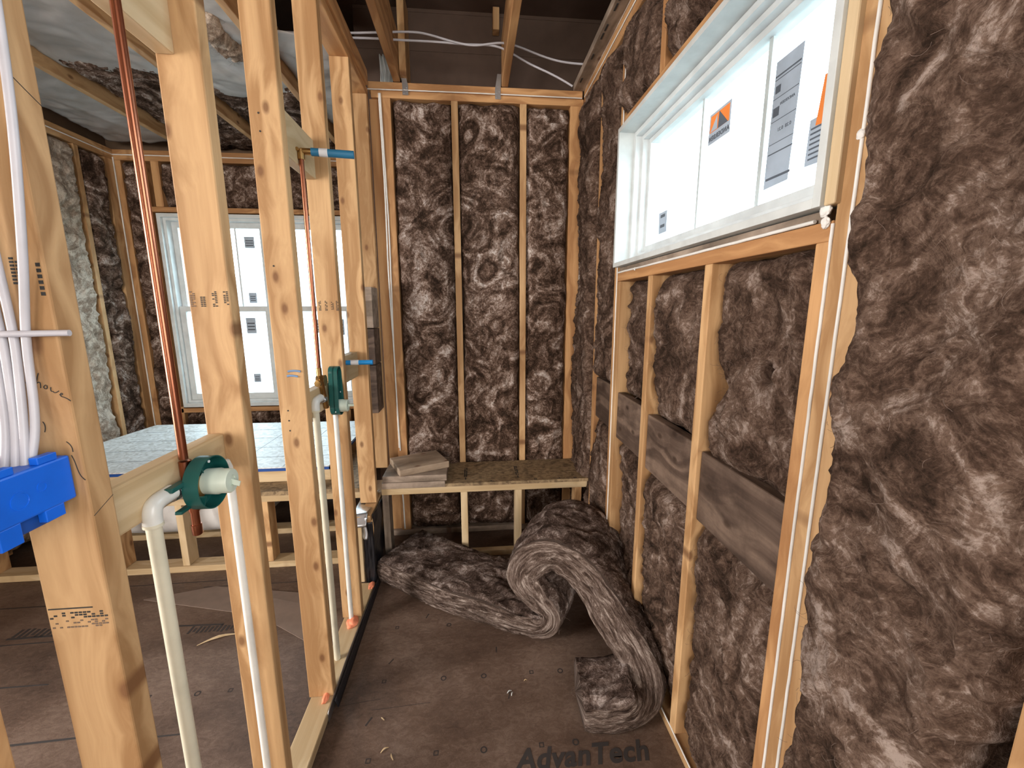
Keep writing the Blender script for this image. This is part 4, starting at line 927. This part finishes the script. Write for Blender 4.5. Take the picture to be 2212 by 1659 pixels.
for z, h in ((2.092, .004), (2.085, .002), (2.040, .0015), (1.985, .0015), (1.930, .0015), (1.905, .003), (1.842, .006)):
    sticker('label_print', ((1.132, z+h), (1.045, z+h), (1.045, z), (1.132, z)), M_lblD, .7980)
for y, z, s1 in ((1.118, 2.062, .018), (1.118, 2.008, .022)): sticker('label_print', ((y+s1/2, z+s1/2), (y-s1/2, z+s1/2), (y-s1/2, z-s1/2), (y+s1/2, z-s1/2)), M_lblD, .7980)
text('label_text', 'ANDERSEN', .010, frame((.7978, 1.080, 2.022), (0, 1, 0), (0, 0, 1)), M_lblD, w1)
text('label_text', '0.28  0.21', .012, frame((.7978, 1.082, 1.96), (0, 1, 0), (0, 0, 1)), M_lblD, w1)
sticker('orange_label', ((.966, 2.021), (.900, 2.016), (.900, 1.912), (.978, 1.920)), M_lblO)
sticker('grey_label', ((.995, 1.938), (.900, 1.938), (.900, 1.832), (.999, 1.837)), M_lblL, .7987)
for k in range(7): sticker('label_print', ((.990, 1.852+k*.011), (.905, 1.852+k*.011), (.905, 1.848+k*.011), (.990, 1.848+k*.011)), M_lblD, .7982)
sticker('small_label', ((1.792, 1.902), (1.718, 1.902), (1.715, 1.817), (1.786, 1.817)), M_lblL)
for z in (1.84, 1.88): sticker('label_print', ((1.775, z+.012), (1.735, z+.012), (1.735, z), (1.775, z)), M_lblD, .7981)

w2 = struct(empty('window_2', (-1.8, 3.9, 1.47)))
for (xa, xb) in ((-2.56, -1.715), (-1.69, -1.03)):
    wpart('window_frame', lambda b: hollow(b, 3.835, 3.99, xa, xb, .655, 2.285, .028, .035, 1), M_white, w2)
    wpart('window_frame', lambda b: hollow(b, 3.865, 3.99, xa+.028, xb-.028, .69, 2.257, .022, .022, 1), M_white, w2)
    wpart('lower_sash', lambda b: hollow(b, 3.885, 3.915, xa+.05, xb-.05, .712, 1.535, .045, .055, 1), M_white, w2)
    wpart('upper_sash', lambda b: hollow(b, 3.925, 3.955, xa+.05, xb-.05, 1.495, 2.235, .045, .035, 1), M_white, w2)
    wpart('glass_pane', lambda b: boxbm(b, (xa+.09, 3.898, .76), (xb-.09, 3.902, 1.50)), M_glass, w2)
    wpart('glass_pane', lambda b: boxbm(b, (xa+.09, 3.938, 1.52), (xb-.09, 3.942, 2.20)), M_glass, w2)
wpart('muntin', lambda b: boxbm(b, (-2.016, 3.93, 1.53), (-2.004, 3.936, 2.20)), M_white, w2)
for (xx, z0, z1, yy) in (((-1.945, -1.863), 2.03, 2.125, 3.935), ((-1.955, -1.892), 1.565, 1.652, 3.935), ((-1.985, -1.905), 1.30, 1.435, 3.896), ((-1.970, -1.912), .862, .938, 3.896), ((-1.42, -1.34), 1.30, 1.42, 3.896), ((-1.22, -1.15), 1.28, 1.42, 3.896)):
    wpart('label', lambda b: boxbm(b, (xx[0], yy-.0012, z0), (xx[1], yy-.0004, z1)), M_lblL, w2)
    wpart('label_print', lambda b: [boxbm(b, (xx[0]+.01, yy-.0018, z0+(z1-z0)*k/5), (xx[1]-.01, yy-.0012, z0+(z1-z0)*(k+.45)/5)) for k in (1, 2, 3)], M_lblD, w2)

# ------------------------------------------------------------------ writing and marks on the timber
def onto(o, ob):
    o.parent = ob; o.matrix_parent_inverse = ob.matrix_world.inverted(); return o
bpy.context.view_layer.update()
def front(x, y, z): return frame((x, y-.0004, z), (1, 0, 0), (0, 0, 1))
def side(x, y, z): return frame((x+.0004, y, z), (0, 1, 0), (0, 0, 1))
for k, x in enumerate((-.640, -.618, -.592, -.567)): marks(B, front(x, 1.04, 1.529), .012, .036, 2, 9, k+3, M_inkf if k in (0,) else M_ink, .75)
for k, x in enumerate((-.636, -.610, -.585, -.565)): marks(Dd, front(x, 1.84, 1.521), .011, .042, 2, 9, k+13, M_ink, .72)
marks(A, front(-.590, .62, 1.555), .020, .036, 3, 8, 31, M_ink, .8); marks(A, front(-.566, .62, 1.545), .007, .045, 1, 6, 33, M_ink, .95)
marks(A, front(-.618, .62, 1.56), .012, .036, 2, 8, 32, M_inkf, .6)
marks(A, front(-.605, .62, 1.0585), .082, .003, 1, 1, 1, M_ink, 1.1); marks(A, front(-.605, .62, 1.047), .082, .012, 14, 3, 35, M_ink, .55); marks(A, front(-.605, .62, 1.032), .080, .014, 16, 4, 36, M_inkf, .4)
def strokes(parent, pts_list, r, mat, name='handwriting'):
    for pts in pts_list:
        o = tube(name, pts, r, mat, res=2, kind='NURBS'); onto(o, parent)
yA = .6195
def hw(p): return [(x, yA, z) for x, z in p]
sl = lambda cx, cz, pts: [(cx+.9*a*.86+b*.35, cz-.9*a*.50+b*.86) for a, b in pts]
base = (-.606, 1.405)
letters = [[(0, .012), (-.006, .016), (-.008, .010), (-.001, .006), (.003, .0), (-.003, -.004), (-.010, -.001)],
           [(.008, .020), (.008, .0), (.010, .008), (.014, .009), (.016, .0)],
           [(.022, .008), (.018, .004), (.022, .0), (.026, .004), (.023, .008)],
           [(.029, .008), (.030, .0), (.034, .006), (.036, .0), (.041, .008)],
           [(.043, .003), (.048, .004), (.046, .008), (.043, .004), (.046, .0), (.052, .003), (.060, .001)]]
strokes(A, [hw(sl(base[0], base[1], L_)) for L_ in letters], .0006, M_ink)
strokes(A, [hw([(-.572, 1.300), (-.566, 1.285), (-.570, 1.272), (-.560, 1.262)]), hw([(-.575, 1.32), (-.568, 1.315), (-.569, 1.305)]), hw([(-.600, 1.335), (-.596, 1.345), (-.600, 1.350)])], .0006, M_ink)
strokes(A, [[(XP1+.0002, .622, 1.205), (XP1+.0004, .64, 1.214), (XP1+.0002, .658, 1.222)]], .0004, M_ink, 'pencil_line')
strokes(A, [[(XP1+.0002, .622, 1.79), (XP1+.0004, .64, 1.778), (XP1+.0002, .658, 1.768)]], .0005, M_ink, 'pencil_line')
strokes(C_, [[(-.610, 1.4196, 1.303), (-.590, 1.4195, 1.307), (-.570, 1.4196, 1.302)], [(-.614, 1.4196, 1.287), (-.600, 1.4195, 1.291), (-.580, 1.4196, 1.285)]], .0035, M_inkb, 'chalk_stroke')
for z in (1.135, 1.10, 1.64, 1.17, 2.03, 2.08):
    o = lathe('nail_head', [(0, .0028), (.001, .0028), (.0012, 0)], (0, -1, 0), (-.622, 1.4200, z), M_ink, None, 10); onto(o, C_)
# print on the subfloor
ft = text('floor_printing', 'AdvanTech', .096, frame((.345, 1.142, .0008), (.998, -.02, 0), (.02, .998, 0)), M_floormark, None, shear=.28, bold=.0026, space=1.05)
prop(ft, 'bold black brand lettering printed on the subfloor at the bottom', 'lettering')
gm = empty('floor_printing', (0, 0, 0), 'small printed squares and circles dotted over the subfloor', 'printing')
def fmark(x, y, kind, s=.012):
    bm = bmesh.new()
    n = 4 if kind == 's' else 14
    o_, i_ = [], []
    for k in range(n):
        a = 2*math.pi*k/n+(math.pi/4 if kind == 's' else 0)
        o_.append((math.cos(a)*s, math.sin(a)*s)); i_.append((math.cos(a)*s*.62, math.sin(a)*s*.62))
    for k in range(n):
        q = [o_[k], o_[(k+1) % n], i_[(k+1) % n], i_[k]]
        bm.faces.new([bm.verts.new((a, b, .0007)) for a, b in q])
    o = link_mesh('nail_guide', bm, M_floormark, gm); o.location = (x, y, 0)
for x, y, k in ((-.388, 1.502, 's'), (-.146, 1.494, 'c'), (.02, 1.489, 'c'), (.22, 1.488, 's'), (.342, 1.483, 'c'), (-.152, 1.199, 's'), (.012, 1.194, 'c'), (.214, 1.191, 's'), (.335, 1.189, 'c'), (-.386, 1.796, 's'), (-.14, 1.79, 'c'), (-.379, 1.195, 's'),
                (-1.117, 1.518, 'c'), (-.994, 1.521, 's'), (-.83, 1.525, 'c'), (-1.30, 1.52, 's')): fmark(x, y, k)
def fdash(x, y, l, w, a, s=0):
    bm = bmesh.new(); boxbm(bm, (-l/2, -w/2, .0002), (l/2, w/2, .0007), 0, Matrix.Rotation(a, 4, 'Z')); o = link_mesh('ink_dash', bm, M_floormark, gm); o.location = (x, y, 0)
for x, y, l, w, a in ((-.378, 1.60, .03, .005, 1.0), (-.41, 1.335, .035, .006, 1.1), (.118, 1.391, .03, .004, 1.3), (.08, 1.62, .03, .005, 1.5), (-.25, 1.86, .03, .005, 1.2), (-.30, 1.385, .22, .0012, .05), (-.485, 1.414, .20, .0012, .1),
                      (-1.35, 1.905, .24, .010, -.04), (-2.0, 1.90, .36, .012, .02), (-2.02, 1.86, .30, .006, .02), (-1.25, 2.20, .5, .004, 0), (-1.7, 2.25, .7, .005, .01), (-1.55, 1.37, .30, .008, .03), (-1.2, 1.35, .25, .006, .02), (-1.9, 1.62, .3, .006, 0), (-.6, 1.10, .2, .004, .05), (.45, 1.065, .45, .003, -.02), (-2.3, 2.12, .4, .006, 0)):
    fdash(x, y, l, w, a)
# hatched ink blocks on the subfloor
for x, y, w, h, sd in ((-1.24, 1.875, .26, .05, 2), (-2.0, 1.93, .34, .06, 5), (-1.15, 1.30, .06, .03, 9)):
    r_ = random.Random(sd); bm = bmesh.new()
    for k in range(14):
        boxbm(bm, (x+(k/14-.5)*w, y-h/2*r_.uniform(.5, 1), .0002), (x+((k+.55)/14-.5)*w, y+h/2*r_.uniform(.5, 1), .0007))
    link_mesh('ink_block', bm, M_floormark, gm)
# brown paper sheet on the bathroom floor
bm = bmesh.new(); vs = [bm.verts.new(p) for p in ((-1.75, 2.12, .004), (-1.087, 1.943, .003), (-.803, 1.757, .004), (-.72, 1.93, .012), (-.874, 2.08, .006), (-1.437, 2.20, .003))]; bm.faces.new(vs)
pf = link_mesh('floor_paper', bm, simple('brown paper', (.20, .145, .115), .7)); m_ = pf.modifiers.new('t', 'SOLIDIFY'); m_.thickness = .003
prop(pf, 'thin brown cardboard sheet lying on the bathroom floor', 'cardboard')
GZ = 'wood shavings on the floor'
for i, (x, y, l, a, lab) in enumerate(((-1.20, 1.80, .16, .35, 'long pale wood splinter on the bathroom floor'), (-1.97, 2.13, .05, .8, 'white scrap near the platform on the bathroom floor'), (.12, 1.405, .022, .5, 'white crumb in the middle of the shower floor'), (.13, 1.395, .018, 1.2, 'second white crumb in the middle of the shower floor'),
                                        (.19, 1.45, .014, .2, 'pale crumb before the insulation roll'), (-.33, 1.225, .03, .6, 'pale shaving at the foot of the partition'), (-.30, 1.20, .025, 2.0, 'second pale shaving at the foot of the partition'), (-.36, 1.34, .018, 2.4, 'small pale chip left on the shower floor'))):
    bm = bmesh.new(); n = 6; A_ = []
    for k in range(n+1):
        t_ = k/n; A_.append(((t_-.5)*l, .1*l*math.sin(t_*3), .002+.004*math.sin(t_*math.pi), .05*l*(1-abs(2*t_-1))+.001))
    up = [bm.verts.new((p[0], p[1]+p[3], p[2])) for p in A_]; dn = [bm.verts.new((p[0], p[1]-p[3], p[2])) for p in A_]
    for k in range(n): bm.faces.new((dn[k], dn[k+1], up[k+1], up[k]))
    o = link_mesh('wood_shaving', bm, M_woodp if i not in (1, 2, 3) else M_whitep); o.location = (x, y, 0); o.rotation_euler = (0, 0, a); m_ = o.modifiers.new('t', 'SOLIDIFY'); m_.thickness = .0015
    prop(o, lab, 'shaving', GZ)

# ------------------------------------------------------------------ loose fibres
def wisps(parent, pts, n, length, label, seed, r=.0003, mat=None):
    """curly loose fibres as thin three sided strands, one mesh"""
    R = np.random.RandomState(seed); V = []; F = []; k0 = 0
    for i in range(n):
        p = np.array(pts[R.randint(len(pts))])+R.randn(3)*.006
        d = R.randn(3); d /= np.linalg.norm(d); L_ = length*(.4+R.rand()); m = 7; ax = R.randn(3); ax /= np.linalg.norm(ax); cur = R.uniform(.1, .55)
        rows = []
        for k in range(m):
            d = d+cur*np.cross(ax, d)+.15*R.randn(3); d /= np.linalg.norm(d); p = p+d*L_/m
            a1 = np.cross(d, [0, 0, 1.0])+1e-6; a1 /= np.linalg.norm(a1); a2 = np.cross(d, a1)
            for j in range(3): V.append(p+r*(math.cos(j*2.094)*a1+math.sin(j*2.094)*a2))
        for k in range(m-1):
            for j in range(3):
                a = k0+k*3+j; b = k0+k*3+(j+1) % 3; F.append((a, b, b+3, a+3))
        k0 += 3*m
    me = bpy.data.meshes.new('loose_fibres'); me.from_pydata([tuple(v) for v in V], [], F); me.materials.append(mat or M_fibre)
    o = bpy.data.objects.new('loose_fibres', me); COL.objects.link(o); o.parent = parent; o['kind'] = 'stuff'; return o
M_fibre = simple('loose glass fibre', (.15, .105, .085), .8)
def fuzz(o, n, length, seed):
    me = o.data; co = np.empty(len(me.vertices)*3, np.float32); me.vertices.foreach_get('co', co); co = co.reshape(-1, 3)
    R = np.random.RandomState(seed); idx = R.randint(0, len(co), 900)
    wisps(o, co[idx].astype(float), n, length, '', seed)
for i, o in enumerate([ob for ob in COL.objects if ob.name.startswith(('insulation_batt', 'insulation_roll', 'wool_tuft'))]):
    if not o.name.startswith('insulation_roll'): fuzz(o, 420, .028, i)
    else: fuzz(o, 1500, .025, i)

# ------------------------------------------------------------------ outdoors seen through the glass
GO = 'trees beyond the high window'
for i, (x, y, z, r) in enumerate(((9.0, 8.0, 2.2, 1.7), (11.5, 13.0, 2.0, 1.9), (9.5, 19.0, 2.0, 1.8))):
    t = empty('tree', (x, y, -3), ('nearest tree crown beyond the high window', 'middle tree crown beyond the high window', 'farthest tree crown beyond the high window')[i], 'tree', GO)
    bm = bmesh.new(); bmesh.ops.create_icosphere(bm, subdivisions=4, radius=1)
    co = np.array([v.co[:] for v in bm.verts]); d = 1+.5*tufts(co[:, 0]*3+i, co[:, 1]*3+co[:, 2]*2, 3.0, 3)*.4
    for v, k in zip(bm.verts, d): v.co *= r*k
    c = link_mesh('crown', bm, M_green_leaf, t); c.location = (0, 0, z+1.2)
    tube('trunk', [(x, y, -3), (x, y, z-3)], .15, M_weather, t)
hs = empty('house', (-5, 16, -3), 'pale neighbouring house beyond the bathroom window', 'house')
bm = bmesh.new(); boxbm(bm, (-4, 0, 0), (3, 6, 4.6)); link_mesh('wall', bm, M_siding, hs)
bm = bmesh.new(); vs = [bm.verts.new(p) for p in ((-4.3, -.4, 4.6), (3.3, -.4, 4.6), (3.3, 6.4, 4.6), (-4.3, 6.4, 4.6), (-4.3, 3, 6.4), (3.3, 3, 6.4))]
for q in ((0, 1, 5, 4), (3, 4, 5, 2), (0, 4, 3), (1, 2, 5), (0, 3, 2, 1)): bm.faces.new([vs[k] for k in q])
link_mesh('roof', bm, simple('roof shingles', (.35, .36, .38), .9), hs)
for x in (.6, 1.9):
    bm = bmesh.new(); boxbm(bm, (x, -.03, 2.8), (x+.7, .02, 4.2)); link_mesh('window', bm, M_lblL, hs)
M_ground = simple('bare ground', (.28, .27, .25), .9)
gd = box('ground', (-30, 4.8, -3.05), (30, 40, -3), M_ground); struct(gd)
gd2 = box('ground', (2, -20, -3.05), (30, 4.8, -3), M_ground); struct(gd2)
